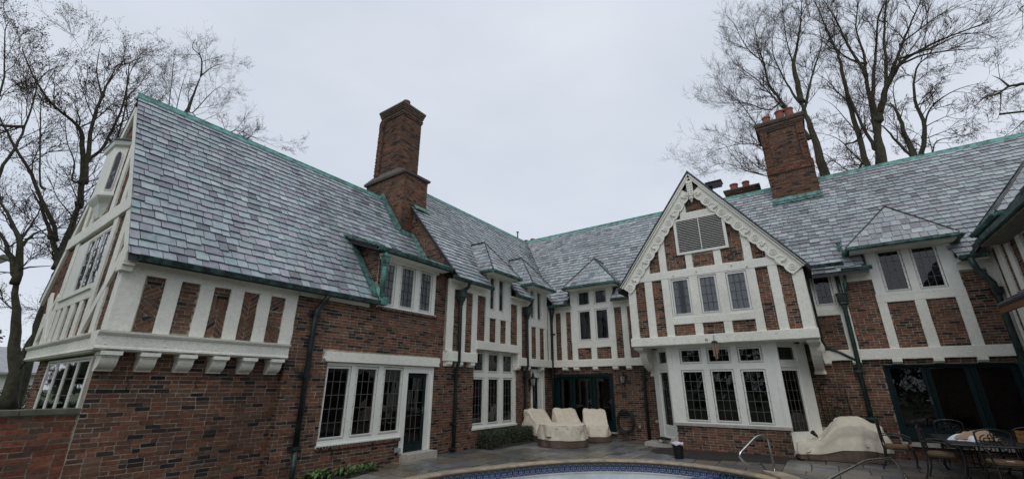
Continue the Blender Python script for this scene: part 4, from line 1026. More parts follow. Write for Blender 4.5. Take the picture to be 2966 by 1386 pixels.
# copper edge of the near roof beside the shed dormer
m = MB(); P = [q1(6.76, .02)+N1*.06, q1(6.80, .60)+N1*.06]
m.tube(P, .06, 4); m.box(-8.76, -8.60, 6.72, 6.92, 3.66, 3.86); m.build('gutter_end', 'verdigris_bright', house)
def downspout(pts, r=.045, mname='pipe_lead', hopper=None, straps=(), nrm=(1, 0, 0), mat_hop='pipe_green'):
    m = MB(); m.tube(pts, r, 8); o = m.build('downspout', mname, house, smooth=True)
    if hopper is not None:
        hz, w, hh = hopper; p = Vector(min(pts, key=lambda q: abs(q[2]-hz)))
        h = MB(); n = Vector(nrm); s = n.cross(Vector((0, 0, 1)))
        def ring(ww, z): return [Vector((p.x, p.y, z))+s*a*ww+n*b*ww for a, b in ((-1, -.7), (1, -.7), (1, .8), (.6, 1), (-.6, 1), (-1, .8))]
        rr = [ring(w*.45, hz-hh*.9), ring(w*.6, hz-hh*.55), ring(w*.85, hz-hh*.45), ring(w*.8, hz-hh*.3), ring(w, hz-hh*.25), ring(w, hz+hh*.3), ring(w*1.15, hz+hh*.34), ring(w*1.15, hz+hh*.44)]
        loft(h, rr)
        for k in range(5): 
            c = Vector((p.x, p.y, hz))+s*(k-2)*w*.42+n*w*1.0; h.tube([c+Vector((0, 0, -hh*.22)), c+Vector((0, 0, hh*.28))], .012, 4)
        h.build('rain_hopper', mat_hop, o)
    for z in straps:
        p = None
        for a, b in zip(pts, pts[1:]):
            if min(a[2], b[2]) <= z <= max(a[2], b[2]) and abs(a[2]-b[2]) > .05:
                t = (z-a[2])/(b[2]-a[2]); p = Vector(a)+(Vector(b)-Vector(a))*t
        if p is None: continue
        st = MB(); n = Vector(nrm); s = n.cross(Vector((0, 0, 1)))
        st.box8([p+s*a+n*b+Vector((0, 0, c)) for a, b, c in ((-.075, -.05, -.03), (.075, -.05, -.03), (.075, -.05, .03), (-.075, -.05, .03), (-.075, .06, -.03), (.075, .06, -.03), (.075, .06, .03), (-.075, .06, .03))])
        st.box8([p+s*a-n*.055+n*b+Vector((0, 0, c)) for a, b, c in ((-.14, 0, -.035), (.14, 0, -.035), (.14, 0, .035), (-.14, 0, .035), (-.14, .015, -.035), (.14, .015, -.035), (.14, .015, .035), (-.14, .015, .035))])
        st.build('pipe_strap', mname, o)
    return o
xp = XL+.09
downspout([(xp, 5.20, .55), (xp, 5.20, 3.20), (xp, 5.22, 3.32), (xp+.06, 5.33, 3.52), (xp+.16, 5.35, 3.66)], .058, 'pipe_lead', None, (3.24, 1.95, .58))
downspout([(xp, 5.21, -.1), (xp, 5.21, .55)], .052, 'pipe_green', None, ())
o = downspout([(-8.62, 6.72, 3.86), (-8.62, 6.72, 4.62), (-8.62, 6.72, 4.72), (-8.62, 6.70, 5.02)], .06, 'verdigris_bright', (4.78, .085, .28), (), (1, 0, 0), 'verdigris')
xq = -8.74
downspout([(XL+.08, 9.88, .02), (XL+.08, 9.88, 2.12), (XL+.09, 9.86, 2.20), (xq, 9.82, 2.42), (xq, 9.80, 4.42), (xq+.02, 9.83, 4.56), (xq+.20, 9.90, 4.66), (xq+.24, 9.92, 4.78)], .052, 'pipe_lead', (4.42, .13, .34), (2.05, .75, .10))
downspout([(XL+.08, 13.62, .02), (XL+.08, 13.62, 2.15), (xq, 13.58, 2.42), (xq, 13.57, 4.45), (xq+.03, 13.60, 4.58), (xq+.22, 13.55, 4.68), (xq+.26, 13.5, 4.78)], .052, 'pipe_lead', (4.44, .14, .34), (2.05, .8))
downspout([(-8.74, 15.42, .05), (-8.74, 15.42, 4.2), (-8.72, 15.40, 4.45), (-8.62, 15.28, 4.80)], [.055, .055, .07, .11], 'pipe_lead', None, (3.75, 2.1), (0, -1, 0))
downspout([(-5.14, YB-.10, .05), (-5.14, YB-.10, 2.2), (-5.05, YB-.14, 2.42), (-5.0, YB-.18, 4.7)], .05, 'pipe_lead', None, (2.0,), (0, -1, 0))
downspout([(.88, YB-.1, .2), (.885, YB-.1, 2.2), (.90, YB-.17, 2.35), (.91, YB-.17, 4.2), (.90, YB-.18, 4.9)], .055, 'pipe_green', (4.15, .13, .34), (2.15, .95), (0, -1, 0), 'pipe_green')
downspout([(1.02, YB-.2, 4.35), (1.06, YB-.22, 4.6), (1.10, YB-.24, 4.9)], .035, 'verdigris', None, (), (0, -1, 0))
downspout([(.88, YB-.15, 2.42), (.55, YB-.15, 2.66), (.27, YB-.15, 2.80), (.20, 15.1, 2.95), (.18, 14.9, 4.4), (.20, 14.2, 4.85)], .035, 'pipe_green', None, (), (0, -1, 0))
downspout([(3.97, 15.42, .2), (3.97, 15.42, 3.9), (3.94, 15.35, 4.2), (3.72, 15.2, 4.55), (3.65, 15.15, 4.85)], .07, 'pipe_green', (4.0, .10, .2), (2.3,), (0, -1, 0), 'pipe_lead')
# vent stacks on the slope
m = MB(); m.lathe([(.075, 0), (.075, .06), (.05, .08), (.05, .40), (.065, .41), (.065, .45), (.03, .46)], (1.16, 15.75, 5.45), 10); m.build('vent_stack', 'verdigris', r3)
m = MB(); m.lathe([(.06, 0), (.04, .05), (.04, .42), (.075, .43), (.075, .46), (.02, .47)], (-12.1, 17.93, 9.2), 8); m.build('vent_stack', 'verdigris', r2)
m = MB(); m.box(-.83, -.62, 15.9, 16.1, 5.9, 6.35); m.box(-.88, -.57, 15.85, 16.15, 6.35, 6.4); m.build('vent_stack', 'verdigris', r3)

# ================================================================== CHIMNEYS
def chimney(x0, x1, y0, y1, z0, z1, name='chimney', kind='chimney', cap=True):
    m = MB(); m.box(x0+.012, x1-.012, y0+.012, y1-.012, z0, z1); o = m.build(name, 'dark_mortar', house); return o
def chim_bricks(o, x0, x1, y0, y1, z0, z1, kind='chimney'):
    bricks(o, FY(y0+.012), x0, x1, z0, z1, kind=kind, ch=.0685); bricks(o, FX(x1-.012), y0, y1, z0, z1, kind=kind, ch=.0685)
def pot(o, x, y, z, h=.3, r=.14):
    m = MB(); m.lathe([(r*.9, 0), (r, .02), (r*.92, .05), (r*.85, h-.06), (r, h-.05), (r, h), (r*.7, h), (r*.7, h-.15)], (x, y, z), 12); m.build('chimney_pot', 'terracotta', o)
# left stack: stepped base, shoulder, tall shaft with flared head
c1 = chimney(-13.05, -10.86, 8.95, 10.05, 6.0, 9.05)
chim_bricks(c1, -13.05, -10.86, 8.95, 10.05, 6.4, 8.98)
m = MB()
def rect(x0, x1, y0, y1, z): return [(x0, y0, z), (x1, y0, z), (x1, y1, z), (x0, y1, z)]
loft(m, [rect(-13.12, -10.80, 8.89, 10.11, 8.98), rect(-13.14, -10.78, 8.87, 10.13, 9.06), rect(-12.72, -11.38, 9.03, 10.02, 9.36)]); m.build('shoulder', 'chimney_cap', c1)
m = MB(); m.box(-12.66, -11.43, 9.05, 10.0, 9.0, 12.2); sh = m.build('shaft', 'dark_mortar', c1)
bricks(c1, FY(9.05), -12.67, -11.42, 9.30, 11.75, kind='chimney'); bricks(c1, FX(-11.43), 9.04, 10.0, 9.30, 11.75, kind='chimney')
bricks(c1, FY(9.0), -12.74, -12.45, 9.30, 11.75, kind='chimney', proud=.03); 
m = MB(); m.box(-12.73, -12.46, 9.0, 9.1, 9.2, 11.8); m.build('shaft_rib', 'dark_mortar', c1)
for i, (e, z0, z1) in enumerate(((.025, 11.72, 11.79), (.04, 11.79, 11.86), (.02, 11.86, 11.93), (.045, 11.93, 12.0), (.065, 12.0, 12.07), (.085, 12.07, 12.14))):
    m = MB(); m.box(-12.67-e, -11.42+e, 9.04-e, 10.0+e, z0, z1); sc = m.build('corbel_course', 'dark_mortar', c1)
    bricks(c1, FY(9.04-e), -12.67-e, -11.42+e, z0, z1, kind='chimney', ch=.07); bricks(c1, FX(-11.42+e), 9.04-e, 10.0+e, z0, z1, kind='chimney', ch=.07)
m = MB(); m.box(-12.78, -11.31, 8.93, 10.11, 12.14, 12.22); m.build('chimney_cap', 'chimney_cap', c1)
pot(c1, -11.55, 9.25, 12.2, .24, .15)
# copper flashings of the left stack
fz = lambda x: ze+s1*(xe-x)
strip(c1, [(-12.0, 8.90, fz(-12.0)+.10), (-10.80, 8.90, fz(-10.80)+.10)], .18, (.2, -1, .1), 'verdigris', 'flashing', .03)
strip(c1, [(-11.92, 8.86, fz(-11.92)+.05), (-10.86, 8.86, fz(-10.86)+.05)], .22, N1, 'verdigris', 'flashing', .02)
strip(c1, [(-10.80, 8.88, fz(-10.80)+.06), (-10.80, 9.44, fz(-10.80)+.06)], .20, (1, 0, .5), 'verdigris', 'flashing', .03)
strip(c1, [(-10.82, 9.40, fz(-10.82)+.06), (-10.02, 9.42, 5.66)], .20, (.3, -1, .5), 'verdigris', 'flashing', .03)
strip(c1, [(-10.05, 9.38, 5.66), (-8.80, 9.38, 5.16)], .16, (.1, -.8, .6), 'verdigris_bright', 'flashing', .03)
strip(c1, [(-10.78, 9.45, 7.78), (-10.78, 10.12, 7.78)], .20, (1, 0, .8), 'verdigris_bright', 'flashing', .03)
# right stack
c2 = chimney(-.28, 1.24, 18.15, 19.3, 8.2, 9.9)
m = MB(); m.box(-.245, 1.205, 18.185, 19.3, 9.88, 11.9); m.build('shaft', 'dark_mortar', c2)
chim_bricks(c2, -.28, 1.24, 18.15, 19.3, 8.4, 9.62)
bricks(c2, FY(18.15-.01), -.30, 1.26, 9.62, 9.92, kind='orange', proud=.035)
m = MB(); m.box(-.30, 1.26, 18.13, 19.3, 9.6, 9.93); m.build('band_course', 'dark_mortar', c2)
chim_bricks(c2, -.26, 1.22, 18.17, 19.3, 9.92, 11.55)
for (a, b) in ((-.26, .0), (.98, 1.22)): bricks(c2, FY(18.16), a, b, 9.95, 11.55, kind='chimney', proud=.05)
for e, z0, z1 in ((.03, 11.52, 11.59), (.06, 11.59, 11.66), (.09, 11.66, 11.73), (.06, 11.73, 11.80), (.11, 11.80, 11.87)):
    m = MB(); m.box(-.26-e, 1.22+e, 18.17-e, 19.3+e, z0, z1); m.build('corbel_course', 'dark_mortar', c2)
    bricks(c2, FY(18.17-e), -.26-e, 1.22+e, z0, z1, kind='chimney', ch=.07)
m = MB(); m.box(-.38, 1.34, 18.04, 19.4, 11.87, 11.95); m.build('chimney_cap', 'chimney_cap', c2)
pot(c2, .08, 18.28, 11.94, .30, .16); pot(c2, .56, 18.25, 11.94, .38, .17); pot(c2, .88, 18.25, 11.94, .38, .17)
strip(c2, [(-.30, 18.10, 8.50), (1.25, 18.10, 8.50)], .15, (0, -1, .25), 'verdigris_bright', 'flashing', .03)
strip(c2, [(-.32, 17.96, 8.31), (1.27, 17.96, 8.31)], .15, N3, 'verdigris', 'flashing', .03)
# small stack behind the gable
c3 = chimney(-2.05, -.75, 20.0, 20.9, 8.0, 10.15)
chim_bricks(c3, -2.03, -.77, 20.0, 20.9, 9.2, 9.95)
for e, z0, z1 in ((.03, 9.95, 10.02), (.06, 10.02, 10.09)):
    m = MB(); m.box(-2.03-e, -.77+e, 20-e, 20.9+e, z0, z1); m.build('corbel_course', 'dark_mortar', c3); bricks(c3, FY(20-e), -2.03-e, -.77+e, z0, z1, kind='chimney', ch=.07)
m = MB(); m.box(-2.13, -.67, 19.9, 21, 10.09, 10.16); m.build('chimney_cap', 'chimney_cap', c3)
pot(c3, -1.68, 20.1, 10.16, .27, .18); pot(c3, -1.2, 20.1, 10.16, .27, .16)
# distant stack past the roof corner
c4 = chimney(-13.7, -12.2, 20.2, 21, 8, 9.78); chim_bricks(c4, -13.7, -12.2, 20.2, 21, 9.3, 9.76)
m = MB(); m.box(-13.76, -12.14, 20.14, 21.06, 9.78, 9.84); m.build('chimney_cap', 'chimney_cap', c4)
pot(c4, -13.2, 20.5, 9.84, .26, .14); pot(c4, -12.75, 20.5, 9.84, .26, .14)
# dark flue hood behind the gable peak
m = MB(); m.box(-2.36, -1.84, 16.9, 17.3, 9.24, 9.36); m.box(-2.40, -1.80, 16.85, 17.35, 9.36, 9.39); m.box(-2.36, -2.20, 17.2, 17.3, 7.6, 9.3); m.build('flue_hood', 'black_plastic', house)

# ================================================================== RIGHT WING seen at the frame edge
fRW = Fr((XR, 0, 0), (0, -1, 0), (-1, 0, 0))       # u = -y, faces -x
ww = wall(house, fRW, -15.6, -5.0, ZB, 5.4, [(-13.55, -12.2, 3.95, 4.95)])
bricks(ww, fRW, -15.55, -5.0, -.1, 5.3, [(-13.6, -12.15, 3.9, 5.0)])
for a, b in ((-15.55, -15.38), (-15.1, -14.75), (-14.45, -14.2), (-13.75, -13.5)): timber(ww, fRW, a, b, 2.5, 5.3, 0, .05)
timber(ww, fRW, -15.5, -5.0, 5.05, 5.3, 0, .06, 'wall_plate'); timber(ww, fRW, -15.5, -5.0, 2.45, 2.72, -.05, .09, 'jetty_beam')
for a in (-11.6, -10.4, -9.2, -8.0, -6.8): timber(ww, fRW, a, a+.24, 2.72, 5.05, 0, .05)
window(house, fRW, (-13.6, -12.15, 3.9, 5.0), [(-13.5, -12.95, 4.0, 4.9), (-12.8, -12.25, 4.0, 4.9)], grid=(3, 4), d=.04, came='came_dark', sill=False)
hip_dormer(Fr((3.75, 0, 0), (0, -1, 0), (-1, 0, 0)), -15.0, -13.25, -.10, -1.25, 5.42, 6.9, lambda z: -(z-5.1)/1.15, 0, 0, soffit='dirty_shaded_soffit')
m = MB(); m.prism([(3.62+a, 14.25, 4.95+b) for a, b in ((0, 0), (.13, 0), (.13, .10), (0, .11))], (0, -9, 0)); m.build('gutter', 'verdigris_dark', house)
m = MB(); m.box(3.7, 4.12, 5.2, 14.3, 4.90, 4.94); m.build('soffit', 'dirty_shaded_soffit', house)
# porch roof corner with timber fascia, close to the pool side
pr = MB(); A = Vector((3.42, 13.5, 3.40)); B = Vector((3.60, 12.3, 3.46))
pp = [A, B, Vector((4.6, 12.3, 4.10)), Vector((4.45, 13.5, 4.08))]
pr.prism(pp, (0, 0, -.06)); po = pr.build('porch_roof', 'roof_deck', house)
Nn = (pp[1]-pp[0]).cross(pp[3]-pp[0]).normalized(); Nn = Nn if Nn.z > 0 else -Nn
Up = (B-A).normalized(); Vp = Nn.cross(Up); Vp = Vp if Vp.z > 0 else -Vp
slates(po, A, Up, Vp, Nn, [((p-A).dot(Up), (p-A).dot(Vp)) for p in pp], .2, (.2, .35))
m = MB(); m.prism([A+Vector((0, 0, -.01)), B+Vector((0, 0, -.01)), B+Vector((0, 0, -.17)), A+Vector((0, 0, -.17))], (.05, .01, 0)); m.prism([A+Vector((0, 0, -.01)), A+Vector((0, 0, -.17)), pp[3]+Vector((0, 0, -.17)), pp[3]+Vector((0, 0, -.03))], (0, .05, 0)); m.build('fascia', 'fascia_wood', po)
# flush bricks and slates collected so far
flush_pieces('brick', 'brick_clay', lambda p: p.name.startswith('wall'), 300, 'brickwork')
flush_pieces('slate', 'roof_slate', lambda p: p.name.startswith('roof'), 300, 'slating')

# ================================================================== GARDEN WALL
gw = empty('garden_wall', (-9.3, 0, 0), 'weathered orange-red brick garden wall with a stone coping at the left edge', 'wall')
fGW = FX(-9.20)
m = MB(); m.fbox(fGW, -8, 1.93, -.3, 0, ZB, 1.36); gwb = m.build('wall_core', 'mortar', gw)
bricks(gwb, fGW, -.6, 1.93, 0, 1.35, kind='garden', ch=.075, bl=.225, proud=.009, wob=.005)
flush_pieces('brick', 'brick_clay', lambda p: True, 300, 'brickwork')
u = -8
while u < 1.9:
    w = min(.62, 1.93-u); m = MB(); m.fbox(fGW, u+.004, u+w-.004, -.34, .05, 1.362, 1.43+R.uniform(-.004, .004)); m.build('coping_slab', 'mossy_stone', gw); u += .62

# ================================================================== GROUND, PATIO, POOL
PO = [(-7.05, 6.2), (-7.08, 7.0), (-6.98, 7.7), (-6.63, 8.51), (-6.16, 9.55), (-5.66, 10.33), (-5.15, 10.86), (-4.69, 11.2), (-4.0, 11.52), (-3.35, 11.64), (-2.7, 11.6), (-2.33, 11.5), (-1.9, 11.33), (-1.46, 11.10), (-1.1, 10.75), (-.85, 10.2), (-.8, 9.5), (-1.0, 8.6), (-1.4, 7.6), (-2.0, 6.6), (-2.9, 5.8), (-4.2, 5.2), (-5.6, 5.1), (-6.6, 5.5)]
def smooth_closed(P, n):
    out = []
    for i in range(len(P)):
        p0, p1, p2, p3 = [Vector((*P[(i+k) % len(P)], 0)) for k in (-1, 0, 1, 2)]
        for j in range(n):
            t = j/n
            q = .5*((2*p1)+(p2-p0)*t+(2*p0-5*p1+4*p2-p3)*t*t+(3*p1-p0-3*p2+p3)*t**3); out.append((q.x, q.y))
    return out
rim = smooth_closed(PO, 6); NR = len(rim); PC = (-3.9, 8.3)
def offset(P, d):
    out = []
    for i in range(len(P)):
        a = Vector(P[i-1]); b = Vector(P[(i+1) % len(P)]); t = (b-a).normalized(); n = Vector((t.y, -t.x)); c = Vector(P[i])-Vector(PC)
        if n.dot(c) < 0: n = -n
        q = Vector(P[i])+n*d; out.append((q.x, q.y))
    return out
def ring_sheet(name, inner, outer_fn, z, mname, kind='structure'):
    m = MB(); V = []; F = []; n = len(inner)
    for p in inner: V.append((p[0], p[1], z))
    for p in inner: q = outer_fn(p); V.append((q[0], q[1], z))
    for i in range(n): F.append((i, (i+1) % n, n+(i+1) % n, n+i))
    m.add(V, F); return m.build(name, mname, None, kind=kind)
rim_hole = offset(rim, -.16)
def to_circle(p):
    d = Vector((p[0]-PC[0], p[1]-PC[1])).normalized(); return (PC[0]+d.x*400, PC[1]+d.y*400)
def to_rect(p):
    d = Vector((p[0]-PC[0], p[1]-PC[1])); ts = []
    for (lo, hi, c, v) in ((-9.3, 5.5, PC[0], d.x), (-4.0, 15.75, PC[1], d.y)):
        if abs(v) > 1e-6: ts.append(((hi if v > 0 else lo)-c)/v)
    t = min(x for x in ts if x > 0); return (PC[0]+d.x*t, PC[1]+d.y*t)
ring_sheet('ground', rim_hole, to_circle, -.09, 'lawn')
patio = ring_sheet('patio', rim_hole, to_rect, -.028, 'joint_sand')
# soil bed in front of the bay and along the left wall
SB = [(-4.55, 13.75), (-4.3, 13.3), (-3.9, 12.85), (-3.5, 12.55), (-2.8, 12.52), (-2.0, 12.8), (-1.3, 12.9), (-.95, 13.2), (-.85, 14.2), (-.95, 14.6), (-4.0, 14.6), (-4.5, 14.4)]
def bed(name, P, z=.012):
    m = MB(); c = Vector((sum(p[0] for p in P)/len(P), sum(p[1] for p in P)/len(P), 0)); V = []; F = []; n = len(P); K = 7
    for k in range(K+1):
        for p in P:
            q = c+(Vector((p[0], p[1], 0))-c)*(k/K); zz = z+.05*noise.noise(Vector((q.x*2.1, q.y*2.1, 1)))+.03*(1-k/K); V.append((q.x, q.y, max(zz, .004) if k < K else -.02))
    for k in range(K):
        for i in range(n): F.append((k*n+i, k*n+(i+1) % n, (k+1)*n+(i+1) % n, (k+1)*n+i))
    m.add(V, F); return m.build(name, 'soil', None, kind='structure', smooth=True)
bed('planting_bed', SB)
LB_ = [(-9.0, 3.0), (-8.1, 3.6), (-8.05, 5.2), (-8.15, 6.3), (-8.45, 7.0), (-8.95, 7.3)]
bed('planting_bed', LB_)
HB_ = [(-8.96, 10.9), (-8.2, 10.9), (-8.15, 13.6), (-8.95, 13.75)]
bed('planting_bed', HB_)
def inside(P, x, y):
    c = False; n = len(P); j = n-1
    for i in range(n):
        if ((P[i][1] > y) != (P[j][1] > y)) and x < (P[j][0]-P[i][0])*(y-P[i][1])/(P[j][1]-P[i][1])+P[i][0]: c = not c
        j = i
    return c
def near_rim(P, x, y):
    best = None
    for i in range(len(P)):
        a, b = P[i-1], P[i]; dx, dy = b[0]-a[0], b[1]-a[1]; t = max(0, min(1, ((x-a[0])*dx+(y-a[1])*dy)/(dx*dx+dy*dy+1e-12)))
        q = (a[0]+dx*t, a[1]+dy*t); d = (q[0]-x)**2+(q[1]-y)**2
        if best is None or d < best[0]: best = (d, q)
    return best[1]
rim_out = offset(rim, .02)
FS = [(.105, .115, .118), (.125, .13, .13), (.085, .088, .088), (.13, .115, .092), (.105, .09, .068), (.14, .135, .122), (.075, .078, .08), (.115, .10, .085), (.15, .15, .148)]
stones = []
def split(x0, x1, y0, y1, depth):
    w, h = x1-x0, y1-y0
    if (w < .95 and h < .75 and R.random() < .75) or (w < .62 or h < .42) and w*h < .55 or w*h < .22: stones.append((x0, x1, y0, y1)); return
    if w/h > R.uniform(.9, 1.5): c = x0+w*R.uniform(.36, .64); split(x0, c, y0, y1, depth+1); split(c, x1, y0, y1, depth+1)
    else: c = y0+h*R.uniform(.36, .64); split(x0, x1, y0, c, depth+1); split(x0, x1, c, y1, depth+1)
split(-9.0, 5.2, 6.0, 15.58, 0)
FS = [tuple(min(.3, v*1.45) for v in c) for c in FS]
cand = []
for (x0, x1, y0, y1) in stones:
    cx, cy = (x0+x1)/2, (y0+y1)/2
    if inside(rim_out, cx, cy): continue
    if any(inside(B, cx, cy) for B in (SB, LB_, HB_)): continue
    cand.append((math.hypot(cx, cy-0), x0, x1, y0, y1))
cand.sort()
rest = MB(); cnt = 0
for d, x0, x1, y0, y1 in cand:
    g = .011; P = []
    crn = [(x0+g, y0+g), (x1-g, y0+g), (x1-g, y1-g), (x0+g, y1-g)]
    for i in range(4):
        a, b = crn[i], crn[(i+1) % 4]
        for k in range(4):
            t = k/4; x, y = a[0]+(b[0]-a[0])*t+R.uniform(-.006, .006), a[1]+(b[1]-a[1])*t+R.uniform(-.006, .006)
            if inside(rim_out, x, y): x, y = near_rim(rim_out, x, y)
            P.append((x, y))
    z = R.uniform(-.003, .005); sx, sy = R.uniform(-.004, .004), R.uniform(-.004, .004)
    c = R.choice(FS); k = R.uniform(.8, 1.2); n = len(P)
    V = [(x, y, z+sx*(x-x0)+sy*(y-y0)) for x, y in P]+[(x, y, -.04) for x, y in P]
    F = [tuple(range(n))]+[(i, n+i, n+(i+1) % n, (i+1) % n) for i in range(n)]
    m = MB(); m.add(V, F, (c[0]*k, c[1]*k, c[2]*k))
    if cnt < 300: m.build('flagstone', 'flagstone', patio, tint=True)
    else: rest.add(V, F, (c[0]*k, c[1]*k, c[2]*k))
    cnt += 1
if rest.v: rest.build('flagstones', 'flagstone', patio, tint=True, kind='stuff')
# pool: plaster basin, waterline tiles, bullnose coping stones
inn = offset(rim, -.20)
m = MB(); V = []; F = []
lv = [(-.215, 0), (-.45, 0), (-1.1, -.05), (-1.35, -.35)]
for z, o in lv: V += [(x, y, z) for x, y in offset(inn, o-.0)]
V += [(PC[0], PC[1], -1.5)]
for k in range(len(lv)-1):
    for i in range(NR): F.append((k*NR+i, k*NR+(i+1) % NR, (k+1)*NR+(i+1) % NR, (k+1)*NR+i))
for i in range(NR): F.append(((len(lv)-1)*NR+i, (len(lv)-1)*NR+(i+1) % NR, len(V)-1))
m.add(V, F); pool = m.build('swimming_pool', 'pool_plaster', None, smooth=True)
tag(pool, 'drained white plaster swimming pool with a blue tile waterline and tan coping', 'pool')
m = MB(); V = [(x, y, -.05) for x, y in offset(rim, -.10)]+[(x, y, -.235) for x, y in offset(rim, -.10)]+[(x, y, -.235) for x, y in offset(rim, -.22)]
m.add(V, [(i, (i+1) % NR, NR+(i+1) % NR, NR+i) for i in range(NR)]+[(NR+i, NR+(i+1) % NR, 2*NR+(i+1) % NR, 2*NR+i) for i in range(NR)]); m.build('tile_bed', 'limestone', pool)
# walk along the rim at equal arc lengths
def walk(P, step):
    out = []; acc = 0; n = len(P)
    cum = [0]
    for i in range(n): cum.append(cum[-1]+math.dist(P[i], P[(i+1) % n]))
    k = int(cum[-1]/step); st = cum[-1]/k; j = 0
    for i in range(k):
        s = i*st
        while cum[j+1] < s: j += 1
        t = (s-cum[j])/(cum[j+1]-cum[j]); a, b = P[j], P[(j+1) % n]; out.append((a[0]+(b[0]-a[0])*t, a[1]+(b[1]-a[1])*t))
    return out
def in_view(x, y): return y > 5.5 or x < -6
tl = walk(offset(rim, -.112), .155)
def tile_mesh(a, b, z0, z1, style, deep):
    """one glazed tile: blue field with a raised white ring and cross, or a diamond"""
    a = Vector((*a, 0)); b = Vector((*b, 0)); u = (b-a); L = u.length; u.normalize(); n = Vector((u.y, -u.x, 0)); c = Vector((PC[0], PC[1], 0))-a
    if n.dot(c) < 0: n = -n
    H = z1-z0; g = .004; m = MB()
    P = lambda x, z, d: a+u*x+n*d+Vector((0, 0, z0+z))
    blue = R.choice([(.022, .040, .16), (.028, .050, .19), (.020, .034, .13)]) if style else R.choice([(.015, .04, .12), (.02, .06, .15)])
    pale = (.27, .33, .46)
    m.box8([P(g, g, -.01), P(L-g, g, -.01), P(L-g, H-g, -.01), P(g, H-g, -.01), P(g, g, .004), P(L-g, g, .004), P(L-g, H-g, .004), P(g, H-g, .004)], blue)
    cx, cz = L/2, H/2
    if style:
        r = .40*min(L, H); q = []
        for k in range(10):
            t0, t1 = 2*math.pi*k/10, 2*math.pi*(k+1)/10
            m.add([P(cx+r*math.cos(t0), cz+r*math.sin(t0), .0052), P(cx+r*math.cos(t1), cz+r*math.sin(t1), .0052), P(cx+r*.78*math.cos(t1), cz+r*.78*math.sin(t1), .0052), P(cx+r*.78*math.cos(t0), cz+r*.78*math.sin(t0), .0052)], [(0, 1, 2, 3)], pale)
        for (w, h) in ((r*.72, .007), (.007, r*.72)): m.add([P(cx-w, cz-h, .0054), P(cx+w, cz-h, .0054), P(cx+w, cz+h, .0054), P(cx-w, cz+h, .0054)], [(0, 1, 2, 3)], pale)
        for sx in (-1, 1):
            for sz in (-1, 1): 
                x, z = cx+sx*L*.42, cz+sz*H*.40; e = .018; m.add([P(x-e, z, .0052), P(x, z-e, .0052), P(x+e, z, .0052), P(x, z+e, .0052)], [(0, 1, 2, 3)], pale)
    else:
        r = .44*min(L, H)
        m.add([P(cx-r, cz, .005), P(cx, cz-r, .005), P(cx+r, cz, .005), P(cx, cz+r, .005)], [(0, 1, 2, 3)], pale); r *= .72
        m.add([P(cx-r, cz, .0058), P(cx, cz-r, .0058), P(cx+r, cz, .0058), P(cx, cz+r, .0058)], [(0, 1, 2, 3)], R.choice([(.03, .12, .22), (.04, .16, .27)]))
    return m
for i in range(len(tl)):
    a, b = tl[i], tl[(i+1) % len(tl)]
    if a[1] < 6.0: continue
    st = not (a[0] > -2.35)
    tile_mesh(a, b, -.215, -.062, st, 0).build('waterline_tile', 'pool_tile', pool, tint=True)
cs = walk(rim, .62)
rr = rim
for i in range(len(cs)):
    a, b = cs[i], cs[(i+1) % len(cs)]
    # follow the rim between a and b
    pts = [a]+[]; K = 4
    A = Vector((*a, 0)); B = Vector((*b, 0)); t = (B-A).normalized(); n = Vector((t.y, -t.x, 0))
    if n.dot(Vector((PC[0], PC[1], 0))-A) > 0: n = -n
    m = MB(); V = []; F = []
    prof = [(.0, -.045), (.0, .012), (-.02, .022), (-.21, .024), (-.245, .012), (-.255, -.012), (-.245, -.036), (-.21, -.05)]
    rp = []
    for k in range(K+1):
        s = .006+(1-.012/(B-A).length)*k/K*(1)
        q = A+(B-A)*min(max(k/K, .008), .992); q2 = near_rim(rim, q.x, q.y); rp.append(Vector((q2[0], q2[1], 0)))
    for k, q in enumerate(rp):
        tt = (rp[min(k+1, K)]-rp[max(k-1, 0)]).normalized(); nn = Vector((tt.y, -tt.x, 0))
        if nn.dot(Vector((PC[0], PC[1], 0))-q) > 0: nn = -nn
        dz = 0
        for d, z in prof: p = q+nn*(d+.14); V.append((p.x, p.y, z+dz))
    npf = len(prof)
    for k in range(K):
        for j in range(npf): F.append((k*npf+j, k*npf+(j+1) % npf, (k+1)*npf+(j+1) % npf, (k+1)*npf+j))
    F.append(tuple(range(npf-1, -1, -1))); F.append(tuple(K*npf+j for j in range(npf)))
    m.add(V, F); m.build('coping_stone', 'coping_stone', pool)
